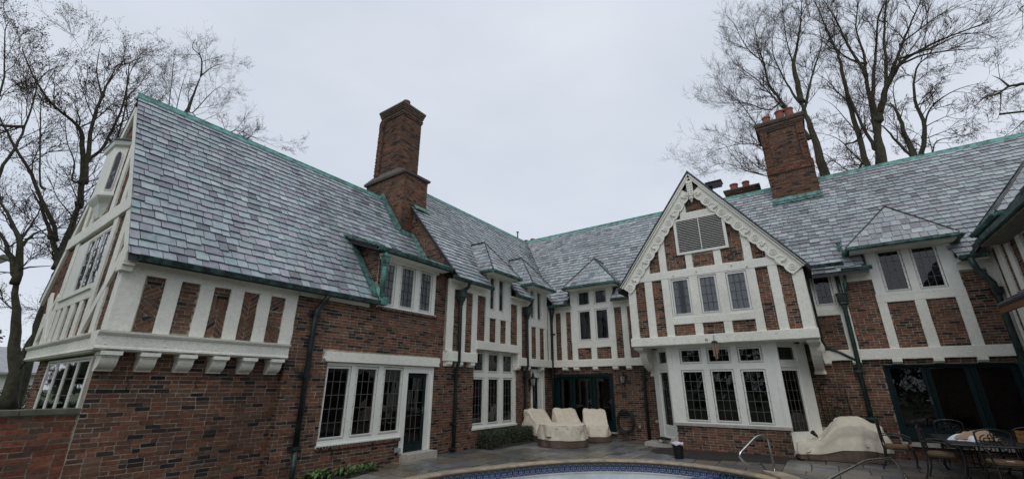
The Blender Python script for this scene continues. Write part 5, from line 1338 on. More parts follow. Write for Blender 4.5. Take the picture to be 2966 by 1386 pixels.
# tiled edge of the corner steps inside the pool
arc = [(-2.30, 11.20), (-2.42, 11.02), (-2.55, 10.86), (-2.66, 10.66), (-2.68, 10.40), (-2.60, 10.1), (-2.45, 9.8)]
m = MB()
for i in range(len(arc)-1):
    a, b = Vector((*arc[i], 0)), Vector((*arc[i+1], 0)); t = (b-a).normalized(); n = Vector((t.y, -t.x, 0))
    K = 2
    for k in range(K):
        p, q = a+(b-a)*k/K, a+(b-a)*(k+.94)/K
        for d0, d1 in ((-.12, -.045), (-.04, .04), (.045, .12)):
            c = R.choice([(.03, .05, .15), (.05, .08, .20), (.16, .22, .33), (.10, .14, .25)])
            m.box8([p+n*d0+Vector((0, 0, -.15)), q+n*d0+Vector((0, 0, -.15)), q+n*d1+Vector((0, 0, -.15)), p+n*d1+Vector((0, 0, -.15)), p+n*d0+Vector((0, 0, -.118)), q+n*d0+Vector((0, 0, -.118)), q+n*d1+Vector((0, 0, -.118)), p+n*d1+Vector((0, 0, -.118))], c)
        for z in (-.30, -.225):
            for d in (-.125, .125):
                c = R.choice([(.03, .05, .15), (.05, .08, .20), (.16, .22, .33)])
                m.box8([p+n*(d-.01)+Vector((0, 0, z)), q+n*(d-.01)+Vector((0, 0, z)), q+n*(d+.01)+Vector((0, 0, z)), p+n*(d+.01)+Vector((0, 0, z)), p+n*(d-.01)+Vector((0, 0, z+.07)), q+n*(d-.01)+Vector((0, 0, z+.07)), q+n*(d+.01)+Vector((0, 0, z+.07)), p+n*(d+.01)+Vector((0, 0, z+.07))], c)
m.build('step_tiles', 'pool_tile', pool, tint=True)
m = MB()
for i in range(len(arc)-1):
    a, b = Vector((*arc[i], 0)), Vector((*arc[i+1], 0)); t = (b-a).normalized(); n = Vector((t.y, -t.x, 0))
    m.prism([a+n*-.115, b+n*-.115, b+n*.115, a+n*.115], (0, 0, -1.2)) if False else m.prism([a+n*-.115+Vector((0, 0, -.152)), b+n*-.115+Vector((0, 0, -.152)), b+n*.115+Vector((0, 0, -.152)), a+n*.115+Vector((0, 0, -.152))], (0, 0, -1.2))
m.build('step_wall', 'pool_plaster', pool)
m = MB(); m.prism([(-1.42, 11.36, .026), (-1.05, 11.36, .026), (-.72, 10.9, .026), (-.62, 10.2, .026), (-.92, 10.2, .026), (-1.05, 10.75, .026)], (0, 0, .05)); m.build('corner_coping', 'coping_stone', pool)

# ================================================================== POOL HANDRAILS
def rail(name, pts, label, feet):
    e = empty(name, feet[0], label, 'handrail', 'stainless pool handrails')
    # round the corners
    P = [Vector(p) for p in pts]; out = [P[0]]
    for i in range(1, len(P)-1):
        a, b, c = P[i-1], P[i], P[i+1]; r = min(.13, (a-b).length*.45, (c-b).length*.45)
        p0 = b+(a-b).normalized()*r; p1 = b+(c-b).normalized()*r
        for k in range(6): t = k/5; out.append(p0*(1-t)**2+b*2*t*(1-t)+p1*t*t)
    out.append(P[-1])
    m = MB(); m.tube(out, .0235, 10); m.build('tube', 'steel', e, smooth=True)
    for f in feet:
        m = MB(); m.lathe([(.055, 0), (.055, .008), (.03, .022)], (f[0], f[1], f[2]), 12); m.build('escutcheon', 'steel', e, smooth=True)
rail('pool_handrail', [(-1.21, 11.69, .0), (-1.23, 11.66, .73), (-1.40, 11.41, .74), (-1.76, 10.88, .38), (-1.64, 11.05, .20), (-1.40, 11.41, .19), (-1.335, 11.50, 0)], 'bent steel pool handrail in front of the bay window', [(-1.21, 11.69, 0), (-1.335, 11.50, 0)])
rail('pool_handrail', [(1.00, 11.9, .0), (.84, 11.62, .46), (.37, 10.81, .47), (-.20, 9.83, .27), (-.60, 9.15, .12), (-.85, 8.8, -.3)], 'long sloping steel pool handrail in front of the covered lounger', [(1.0, 11.9, 0)])

# ================================================================== COVERED FURNITURE
def cover(name, loc, rot, W, D, ztop, exp=4, skirt=.3, label='', cat='', group=None, seed=0, wr=1.0, flaps=(), hem=None):
    root = empty(name, (0, 0, 0), label, cat, group)
    NA, NS, NT = 108, 16, 8
    def foot(a, s=1):
        c, sn = math.cos(a), math.sin(a); e = 2/exp
        return (s*W/2*math.copysign(abs(c)**e, c), s*D/2*math.copysign(abs(sn)**e, sn))
    def side(a, t):
        x, y = foot(a, 1+.05*(1-t)-.04*max(0, t-.8)*5*.5)
        zt = ztop(x, y)-.02
        z = t*zt
        q = Vector((x*3.1+seed, y*3.1, z*1.3)); q2 = Vector((x*8.5+seed*2, y*8.5, z*2.2+4))
        disp = wr*(.20*(abs(noise.noise(q))-.16)*(.35+.65*min(1, (1-t)*2.2))+.085*(abs(noise.noise(q2))-.16)*(1.05-.5*t)+.035*noise.noise(q*.7))
        rr_ = math.hypot(x, y)+1e-6; k = 1+disp/rr_
        hm = 0
        if t < .02: z += (.012+.02*max(0, noise.noise(Vector((math.cos(a)*4, math.sin(a)*4, seed+9))))) if hem is None else hem(x, y)
        elif hem is not None: z = max(z, hem(x, y)+t*.25)
        return Vector((x*k, y*k, z))
    def grid(rows): 
        V = []; F = []
        for r in rows: V += r
        n = NA
        for i in range(len(rows)-1):
            for k in range(n): F.append((i*n+k, i*n+(k+1) % n, (i+1)*n+(k+1) % n, (i+1)*n+k))
        return V, F
    A = [2*math.pi*k/NA for k in range(NA)]
    ts = lambda a, b, n: [a+(b-a)*i/n for i in range(n+1)]
    sk = lambda a: skirt+.03*noise.noise(Vector((math.cos(a)*2, math.sin(a)*2, seed+3)))
    rows = [[side(a, t*sk(a)) for a in A] for t in ts(0, 1, 5)]
    m = MB(); V, F = grid(rows); m.add(V, F); so = m.build('cover_skirt', 'cover_skirt', root, smooth=True)
    rows = [[side(a, sk(a)+(1-sk(a))*t) for a in A] for t in ts(0, 1, NS)]
    for i, s in enumerate((.985, .95, .88, .78, .66, .54, .42, .3, .18, .08, .01)):
        ring = []
        for a in A:
            x, y = foot(a, s); z = ztop(x, y)+.012*min(1, (1-s)*8)+.012*noise.noise(Vector((x*3.5+seed, y*3.5, 2)))*wr+.34*wr*max(0, .12-abs(noise.noise(Vector((x*1.6+y*1.1+seed, y*2.4-x*.9, seed)))))+.008*noise.noise(Vector((x*9+seed, y*9, 7)))*wr
            ring.append(Vector((x, y, z)))
        rows.append(ring)
    m = MB(); V, F = grid(rows); m.add(V, F); m.build('cover_top', 'cover_cloth', root, smooth=True)
    # piping where cloth and skirt meet, straps
    m = MB(); pts = [side(a, sk(a)) for a in A]; pts = [Vector((p.x*1.008, p.y*1.008, p.z)) for p in pts]
    m.tube(pts+[pts[0]], .006, 4, caps=False); m.build('piping', 'cover_trim', root)
    for (a, t, w, h) in flaps:
        m = MB(); q = []
        for da, dt in ((-w, -h), (w, -h), (w, h), (-w, h)): p = side(a+da, t+dt); q.append(Vector((p.x*1.02, p.y*1.02, p.z)))
        o2 = [Vector((p.x*1.025, p.y*1.025, p.z)) for p in q]
        m.box8(q+o2); m.build('vent_flap', 'cover_cloth', root)
        m = MB(); e = [(q[0]+(q[3]-q[0])*k) for k in (-.12, 0)]+[(q[1]+(q[2]-q[1])*k) for k in (0, -.12)]
        m.box8(e+[Vector((p.x*1.02, p.y*1.02, p.z)) for p in e]); m.build('strap', 'cover_trim', root)
    root.location = loc; root.rotation_euler = (0, 0, rot); WORG[root.name] = Vector(loc)
    return root
def sm(a, b, x): t = max(0, min(1, (x-a)/(b-a))); return t*t*(3-2*t)
def chair_top(x, y):
    z = .47+.50*sm(-.16, .26, y)-.03*sm(-.2, -.5, y)
    z -= .06*sm(.34, .46, abs(x))*sm(-.1, .3, y)
    z += .10*sm(.26, .42, abs(x))*(1-sm(-.05, .2, y))*.5
    return z
fl = ((-.9, .72, .09, .04), (-2.2, .72, .09, .04), (.35, .80, .05, .03))
G3 = 'covered patio chairs by the round table'
cover('covered_chair', (-8.35, 13.80, 0), rad(78), .92, 1.0, chair_top, 5, .36, 'cream covered patio chair beside the clipped hedge, left of the three', 'covered chair', G3, 1.3, 1.2, fl)
cover('covered_chair', (-7.72, 14.62, 0), rad(58), .90, .98, chair_top, 5, .36, 'cream covered patio chair directly behind the covered round table', 'covered chair', G3, 4.1, 1.0, fl)
cover('covered_chair', (-6.70, 14.70, 0), rad(33), .80, .92, chair_top, 5, .40, 'cream covered patio chair with a boxy brown skirt, nearest the garden hose', 'covered chair', G3, 7.7, .8, fl)
cover('covered_table', (-7.10, 13.05, 0), .3, 1.46, 1.46, lambda x, y: .61+.012*(1-(x*x+y*y)), 2.2, .33, 'round patio table under a cream cover with a brown hem, front of the covered chairs', 'covered table', None, 2.2, .55, ((-1.9, .72, .10, .20), (-1.2, .93, .03, .02), (-1.6, .93, .03, .02), (-.7, .93, .03, .02), (-2.2, .93, .03, .02), (-.2, .6, .05, .2)))
def lounge_top(x, y):
    z = .36+.07*sm(-.95, -.42, x)+.55*sm(-.48, .20, x)-.15*sm(.45, .86, x)
    z -= .13*sm(.16, .42, abs(y))*sm(-.3, .3, x)
    return z
cover('covered_lounger', (.02, 14.62, 0), rad(7), 1.90, .86, lounge_top, 5, .34, 'long humped sun lounger under a cream cover with a drooping brown hem', 'covered lounger', None, 9.9, 1.25, ((-1.9, .55, .035, .05), (-1.35, .5, .035, .05)))

# ================================================================== IRON DINING SET
def iron_chair(name, label, seat_mat='cushion', group='wrought-iron dining chairs', panel=None):
    r = empty(name, (0, 0, 0), label, 'chair', group)
    # faces -y ; seat 0.5 wide
    for sx in (-1, 1):
        m = MB(); m.tube([(sx*.24, -.24, .43), (sx*.25, -.27, .22), (sx*.25, -.25, .08), (sx*.27, -.29, 0)], [.017, .015, .013, .016], 6); m.build('leg', 'iron', r)
        m = MB(); m.tube([(sx*.25, .26, .95), (sx*.25, .25, .62), (sx*.24, .23, .43), (sx*.24, .26, .2), (sx*.25, .33, 0)], [.015, .015, .016, .014, .016], 6); m.build('leg', 'iron', r)
        m = MB(); m.tube([(sx*.25, .25, .70), (sx*.29, .1, .72), (sx*.30, -.14, .69), (sx*.29, -.24, .64), (sx*.275, -.26, .57), (sx*.27, -.20, .55), (sx*.25, -.22, .43)], .013, 6)
        m.tube([(sx*.29, -.24, .64), (sx*.30, -.28, .60), (sx*.30, -.26, .57), (sx*.30, -.235, .585)], .009, 5); m.build('arm', 'iron', r)
    m = MB(); m.tube([(-.24, -.25, .43), (.24, -.25, .43), (.24, .23, .43), (-.24, .23, .43), (-.24, -.25, .43)], .014, 6); m.tube([(-.22, -.26, .20), (.22, -.26, .20)], .009, 5)
    for i in range(4): m.tube([(-.24, -.18+i*.12, .43), (.24, -.18+i*.12, .43)], .008, 4)
    m.build('seat_frame', 'iron', r)
    bk = MB(); arc = [(-.25, .26, .93)]+[(-.25+.5*k/8, .27, .95+.045*math.sin(math.pi*k/8)) for k in range(1, 8)]+[(.25, .26, .93)]
    bk.tube(arc, .016, 6); bk.tube([(-.25, .245, .56), (.25, .245, .56)], .012, 6)
    def scroll(cx, cz, r0, turns, sgn, st):
        pts = []
        for k in range(19): t = k/18; a = st+sgn*turns*2*math.pi*t; rr = r0*(1-.75*t); pts.append((cx+rr*math.cos(a), .255, cz+rr*math.sin(a)))
        bk.tube(pts, .010, 5)
    for sx in (-1, 1):
        scroll(sx*.11, .80, .095, 1.4, -sx, math.pi/2); scroll(sx*.12, .66, .075, 1.3, sx, -math.pi/2); scroll(sx*.04, .88, .05, 1.1, sx, 0)
        bk.tube([(sx*.02, .255, .57), (sx*.03, .255, .70), (sx*.005, .255, .82), (sx*.03, .255, .95)], .009, 5)
    bk.build('backrest', 'iron', r)
    c = MB(); V = []; F = []; n = 8
    for zz, s in ((.445, .98), (.455, 1.02), (.49, 1.02), (.505, .95)):
        for i in range(20):
            a = 2*math.pi*i/20; e = .32; x = math.copysign(abs(math.cos(a))**e, math.cos(a)); y = math.copysign(abs(math.sin(a))**e, math.sin(a)); V.append((x*.235*s, y*.235*s-.01, zz))
    for k in range(3):
        for i in range(20): F.append((k*20+i, k*20+(i+1) % 20, (k+1)*20+(i+1) % 20, (k+1)*20+i))
    F.append(tuple(range(60, 80))); F.append(tuple(range(19, -1, -1))); c.add(V, F); cu = c.build('seat_cushion', seat_mat, r, smooth=False)
    if panel:
        p = MB(); V = []
        p.box(-.23, .23, .16, .235, .52, .93); p.build('back_cushion', panel, r)
    return r
def copy_tree(o):
    c = o.copy(); COL.objects.link(c)
    for ch in list(o.children):
        d = ch.copy(); COL.objects.link(d); d.parent = c
        for g in ch.children: e = g.copy(); COL.objects.link(e); e.parent = d
    return c
ch0 = iron_chair('dining_chair', 'iron dining chair next to the covered lounger, turned towards the table')
ch0.location = (1.12, 13.75, 0); ch0.rotation_euler = (0, 0, rad(82))
for loc, rz, lab in (((1.72, 12.75, 0), 76, 'iron dining chair tucked under the near left side of the table'), ((2.45, 12.0, 0), 8, 'iron dining chair with open scrollwork back and a white tag on its cushion'), ((2.30, 14.95, 0), 0, 'iron dining chair at the far end of the table before the teal doors')):
    c = copy_tree(ch0); c.location = loc; c.rotation_euler = (0, 0, rad(rz)); c['label'] = lab
c = iron_chair('dining_chair', 'iron dining chair with a mottled gold back cushion at the right edge', 'cushion_rust', panel='pattern_cushion'); c.location = (3.12, 13.0, 0); c.rotation_euler = (0, 0, rad(-12))
dt = empty('dining_table', (2.4, 13.2, 0), 'long dark metal dining table in front of the teal doors', 'table')
def tbl():
    m = MB(); m.box(1.80, 3.0, 12.15, 14.45, .70, .722); m.build('tabletop', 'table_top', dt)
    m = MB()
    for a, b in (((1.79, 12.14), (3.01, 12.14)), ((3.01, 12.14), (3.01, 14.46)), ((3.01, 14.46), (1.79, 14.46)), ((1.79, 14.46), (1.79, 12.14))): m.tube([(*a, .705), (*b, .705)], .018, 6)
    m.build('table_rim', 'iron', dt)
    for x in (1.95, 2.85):
        for y in (12.35, 14.25): m = MB(); m.tube([(x, y, .70), (x, y, .4), (x+(.06 if x > 2.4 else -.06), y, .12), (x, y, 0)], [.025, .022, .022, .03], 7); m.build('leg', 'iron', dt)
    m = MB(); m.tube([(1.95, 12.35, .30), (2.4, 13.3, .22), (2.85, 14.25, .30)], .014, 5); m.tube([(2.85, 12.35, .30), (2.4, 13.3, .22), (1.95, 14.25, .30)], .014, 5); m.build('stretcher', 'iron', dt)
tbl()
def cloth(name, loc, W, D, h, seed, mname, label, cat, rot=0, folds=5, elong=.25):
    m = MB(); V = []; F = []; NA, NS = 72, 16
    for i in range(NS+1):
        s = 1-i/NS
        for k in range(NA):
            a = 2*math.pi*k/NA; rr = .9+.55*noise.noise(Vector((math.cos(a)*1.9+seed, math.sin(a)*1.9, 0)))
            x, y = s*rr*W/2*math.cos(a), s*rr*D/2*math.sin(a)
            z = h*(1-s**3)*(.75+.5*noise.noise(Vector((x*3+seed, y*3, 1))))+.34*h*(.5-abs(noise.noise(Vector((x*5+y*2.2+seed, y*1.6, seed)))))*(1-s**4)*2
            V.append((x, y, max(.001, z)))
    for i in range(NS):
        for k in range(NA): F.append((i*NA+k, i*NA+(k+1) % NA, (i+1)*NA+(k+1) % NA, (i+1)*NA+k))
    m.add(V, F); o = m.build(name, mname, None, smooth=True, base=(0, 0, 0)); o.location = loc; o.rotation_euler = (0, 0, rot); tag(o, label, cat); return o
cloth('towel', (2.25, 13.1, .723), .95, .75, .13, 3, 'white_cloth', 'crumpled white towel spread on the dining table under the tan one', 'towel', .3, 4)
cloth('towel', (2.33, 12.98, .76), .62, .5, .15, 11, 'tan_cloth', 'folded tan cloth heaped on top of the white towel', 'towel', .1, 7)
m = MB(); m.box(2.40, 2.50, 11.80, 11.87, .508, .512); tg = m.build('paper_tag', 'paper', None); tag(tg, 'small white paper tag lying on the scrollwork chair cushion', 'tag')

# ================================================================== SMALL THINGS ROUND THE COURT
e = empty('waste_bin', (-3.40, 12.42, 0), 'black waste bin with a pale liner folded over its rim', 'bin')
m = MB(); m.lathe([(.105, 0), (.11, .005), (.135, .36), (.14, .37), (.125, .37), (.12, .30)], (-3.40, 12.42, .0), 18); m.build('bin_body', 'black_plastic', e, smooth=True)
m = MB(); V = []; F = []
for k in range(24):
    a = 2*math.pi*k/24
    for r_, z in ((.143, .33+.015*math.sin(a*5)), (.150, .365), (.14, .385+.012*math.sin(a*4)), (.11, .37), (.06, .38+.02*math.sin(a*3)), (.0, .37)): V.append((-3.40+r_*math.cos(a), 12.42+r_*math.sin(a), z))
for k in range(24):
    for j in range(5): F.append((k*6+j, ((k+1) % 24)*6+j, ((k+1) % 24)*6+j+1, k*6+j+1))
m.add(V, F); m.build('bin_liner', 'bag_plastic', e, smooth=True)
# coiled hose on the wall
e = empty('garden_hose', (-5.92, YB-.08, .6), 'dark green garden hose coiled on the brick wall by the French doors', 'hose')
m = MB()
for j in range(7):
    cx = -5.92+R.uniform(-.02, .02); rr = .27+R.uniform(-.05, .04); rz = .36+R.uniform(-.06, .05); y = YB-.05-j*.018; pts = []
    for k in range(29):
        a = 2*math.pi*k/28+math.pi/2; pts.append((cx+rr*math.cos(a), y, .62+rz*.9*math.sin(a)-(.03*j if math.sin(a) < 0 else 0)*.5))
    m.tube(pts, .0125, 6, caps=False)
m.tube([(-5.7, YB-.12, .4), (-5.6, YB-.2, .2), (-5.75, YB-.3, .03), (-6.0, YB-.35, .02)], .0125, 6); m.build('hose_coil', 'hose_rubber', e, smooth=True)
m = MB(); m.box(-6.02, -5.82, YB-.22, YB, .86, .90); m.tube([(-6.0, YB-.2, .88), (-6.0, YB-.2, .96)], .012, 5); m.tube([(-5.84, YB-.2, .88), (-5.84, YB-.2, .96)], .012, 5); m.build('hose_hanger', 'iron', e)
m = MB(); m.tube([(-5.42, YB-.012, .47), (-5.42, YB-.12, .47), (-5.42, YB-.15, .40)], .025, 8); m.tube([(-5.42, YB-.10, .47), (-5.42, YB-.10, .54)], .012, 6); m.lathe([(.04, 0), (.04, .015)], (-5.42, YB-.10, .54), 8); m.build('water_tap', 'limestone', house)
def lantern(name, p, n, label):
    e = empty(name, p, label, 'lantern', 'iron wall lanterns'); n = Vector(n); P = Vector(p); c = P+n*.16
    m = MB(); m.tube([P+Vector((0, 0, .05)), P+n*.10+Vector((0, 0, .16)), c+Vector((0, 0, .34))], .012, 5); m.tube([P-Vector((0, 0, .25)), P+n*.06-Vector((0, 0, .1)), c+Vector((0, 0, -.16))], .012, 5)
    m.box8([P+Vector((a, b, z)) for z in (-.14, .10) for a, b in ((-.05, -.05), (.05, -.05), (.05, .05), (-.05, .05))]); m.build('wall_bracket', 'iron', e)
    m = MB(); m.lathe([(.02, -.20), (.05, -.15), (.075, -.14), (.075, -.13)], c, 6); m.lathe([(.115, .10), (.12, .12), (.06, .20), (.05, .22), (.05, .25), (.02, .28), (.02, .33), (.004, .35)], c, 6)
    for k in range(6): a = k*math.pi/3; m.tube([c+Vector((.075*math.cos(a), .075*math.sin(a), -.13)), c+Vector((.112*math.cos(a), .112*math.sin(a), .10))], .008, 4)
    m.build('lantern_cage', 'iron', e)
    m = MB(); m.lathe([(.066, -.128), (.10, .098)], c, 6); m.build('lantern_glass', 'lantern_glass', e)
lantern('wall_lantern', (-5.90, YB-.02, 2.0), (0, -1, 0), 'black iron lantern on the brick beside the wide teal doors')
lantern('wall_lantern', (XL+.02, 13.98, 1.92), (1, 0, 0), 'black iron lantern by the narrow white-framed side door')
# wind chime
e = empty('wind_chime', (-2.37, YP-.16, 3.2), 'wooden wind chime hanging from the beam under the gable', 'wind chime')
cx, cy = -2.37, YP-.16
m = MB(); m.tube([(cx, YP-.10, 3.16), (cx, cy, 3.16), (cx, cy, 2.98)], .006, 4); m.build('hook', 'iron', e)
m = MB(); m.lathe([(.02, .04), (.075, .02), (.085, 0), (.085, -.025), (.03, -.03)], (cx, cy, 2.97), 10); m.build('chime_top', 'pattern_cushion' if False else 'iron', e)
for k in range(6): a = k*math.pi/3; L_ = .26+.03*k; m = MB(); m.tube([(cx+.06*math.cos(a), cy+.06*math.sin(a), 2.93), (cx+.062*math.cos(a), cy+.062*math.sin(a), 2.93-L_)], .016, 7); m.build('chime_rod', 'wood_chime', e)
m = MB(); m.tube([(cx, cy, 2.94), (cx, cy, 2.52)], .003, 3); m.lathe([(.03, 0), (.035, -.02), (.01, -.08)], (cx, cy, 2.55), 8); m.build('clapper', 'wood_chime', e)
# arched trellis with a thin climber
e = empty('garden_trellis', (.15, YB-.08, 0), 'black arched iron trellis against the brick beside the bay', 'trellis')
m = MB(); y = YB-.07; x0, x1 = -.14, .46; xc = (x0+x1)/2; r_ = (x1-x0)/2
m.tube([(x0, y, .02), (x0, y, 1.60)]+[(xc-r_*math.cos(a), y, 1.60+r_*math.sin(a)*1.05) for a in [k*math.pi/12 for k in range(1, 12)]]+[(x1, y, 1.60), (x1, y, .02)], .013, 6); m.build('arch_frame', 'iron', e)
for k in range(1, 5):
    x = x0+(x1-x0)*k/5; m = MB(); m.tube([(x, y, .05), (x, y, 1.78-.0)], .009, 5); m.build('bar', 'iron', e)
for z in (.5, 1.0, 1.55): m = MB(); m.tube([(x0, y, z), (x1, y, z)], .010, 5); m.build('bar', 'iron', e)
def leaves(name, mname, pts_fn, n, size, parent=None, label=None, cat=None, cols=((.03, .05, .015), (.045, .07, .02), (.06, .085, .028)), kind=None):
    m = MB()
    for i in range(n):
        p, nr = pts_fn(); s = size*R.uniform(.6, 1.3); t = Vector((R.gauss(0, 1), R.gauss(0, 1), R.gauss(0, 1)+.3)).normalized(); b = t.cross(Vector((R.gauss(0, 1), R.gauss(0, 1), R.gauss(0, 1)))).normalized()
        c = R.choice(cols); k = R.uniform(.75, 1.3)
        m.add([p, p+t*s*.5+b*s*.28, p+t*s, p+t*s*.5-b*s*.28], [(0, 1, 2, 3)], (c[0]*k, c[1]*k, c[2]*k))
    o = m.build(name, mname, parent, tint=True, kind=kind); 
    if label: tag(o, label, cat)
    return o
cl = empty('climbing_plant', (.15, YB-.1, 0), 'thin sprawling climber growing low on the arched trellis', 'climber')
leaves('foliage', 'hedge_leaf', lambda: (Vector((R.uniform(-.12, .5), YB-R.uniform(.04, .16), .55+abs(R.gauss(0, .38)))), None), 420, .055, cl, cols=((.07, .075, .03), (.05, .06, .025), (.09, .085, .035)))
m = MB()
for k in range(7): x = R.uniform(-.1, .42); m.tube([(x, YB-.1, 0), (x+R.uniform(-.1, .1), YB-.09, .5), (x+R.uniform(-.2, .2), YB-.08, 1.2)], .006, 4)
m.build('stem', 'twig', cl)
# clipped hedge under the far left window
hd = empty('box_hedge', (-8.6, 12.3, 0), 'low clipped dark green hedge under the tall left window', 'hedge')
def hpt():
    while True:
        u, v, w = R.uniform(-1, 1), R.uniform(-1, 1), R.uniform(0, 1)
        x = -8.60+v*.26; y = 12.15+u*1.24; z = .04+w*.40*(1+.12*noise.noise(Vector((y*2, 0, 3)))) 
        if max(abs(u)**8, abs(v)**4, w**4) > R.random()*.9: return Vector((x+R.gauss(0, .02), y+R.gauss(0, .03), z+R.gauss(0, .02))), None
leaves('foliage', 'hedge_leaf', hpt, 9000, .045, hd, cols=((.022, .036, .016), (.030, .048, .018), (.040, .060, .024)))
m = MB(); m.box(-8.80, -8.42, 11.0, 13.3, 0, .34); m.build('branch_core', 'twig', hd)
# leafy perennials at the foot of the left wall
for i, (x, y, s, lab) in enumerate(((-8.50, 5.55, .30, 'clump of bright green perennial leaves nearest the drainpipe foot'), (-8.42, 6.15, .27, 'middle clump of green perennial leaves under the left window'), (-8.50, 6.75, .22, 'small clump of green leaves nearest the paving by the left wall'))):
    p0 = empty('leafy_perennial', (x, y, 0), lab, 'plant', 'leafy clumps along the left wall')
    m = MB()
    for k in range(60):
        a = R.uniform(0, 2*math.pi); l = s*R.uniform(.5, 1.1); el = R.uniform(.3, 1.25); b = Vector((x+R.gauss(0, .10), y+R.gauss(0, .13), .02)); d = Vector((math.cos(a)*math.cos(el), math.sin(a)*math.cos(el), math.sin(el))); sd_ = Vector((-math.sin(a), math.cos(a), 0))
        mid = b+d*l*.55; tip = b+d*l+Vector((0, 0, -l*.25)); w = l*.16; c = R.choice([(.07, .13, .035), (.09, .16, .045), (.055, .105, .03)])
        m.add([b, mid+sd_*w, tip, mid-sd_*w, mid+Vector((0, 0, -.012))], [(0, 1, 4), (1, 2, 4), (2, 3, 4), (3, 0, 4)], c)
    m.build('foliage', 'hedge_leaf', p0, tint=True)
    m = MB()
    for k in range(5): m.tube([(x, y, 0), (x+R.gauss(0, .06), y+R.gauss(0, .06), s*.6)], .006, 4)
    m.build('stem', 'twig', p0)
# small spotlight on a stake
e = empty('garden_spotlight', (-.42, 14.5, 0), 'small black garden spotlight on a bent stake behind the covered lounger', 'spotlight')
m = MB(); m.tube([(-.35, 14.5, 0), (-.36, 14.5, .46), (-.40, 14.48, .54)], .012, 6); m.build('stake', 'iron', e)
m = MB(); m.tube([(-.39, 14.48, .53), (-.43, 14.44, .58), (-.47, 14.40, .63)], [.03, .045, .06], 10); m.build('lamp_head', 'black_plastic', e)

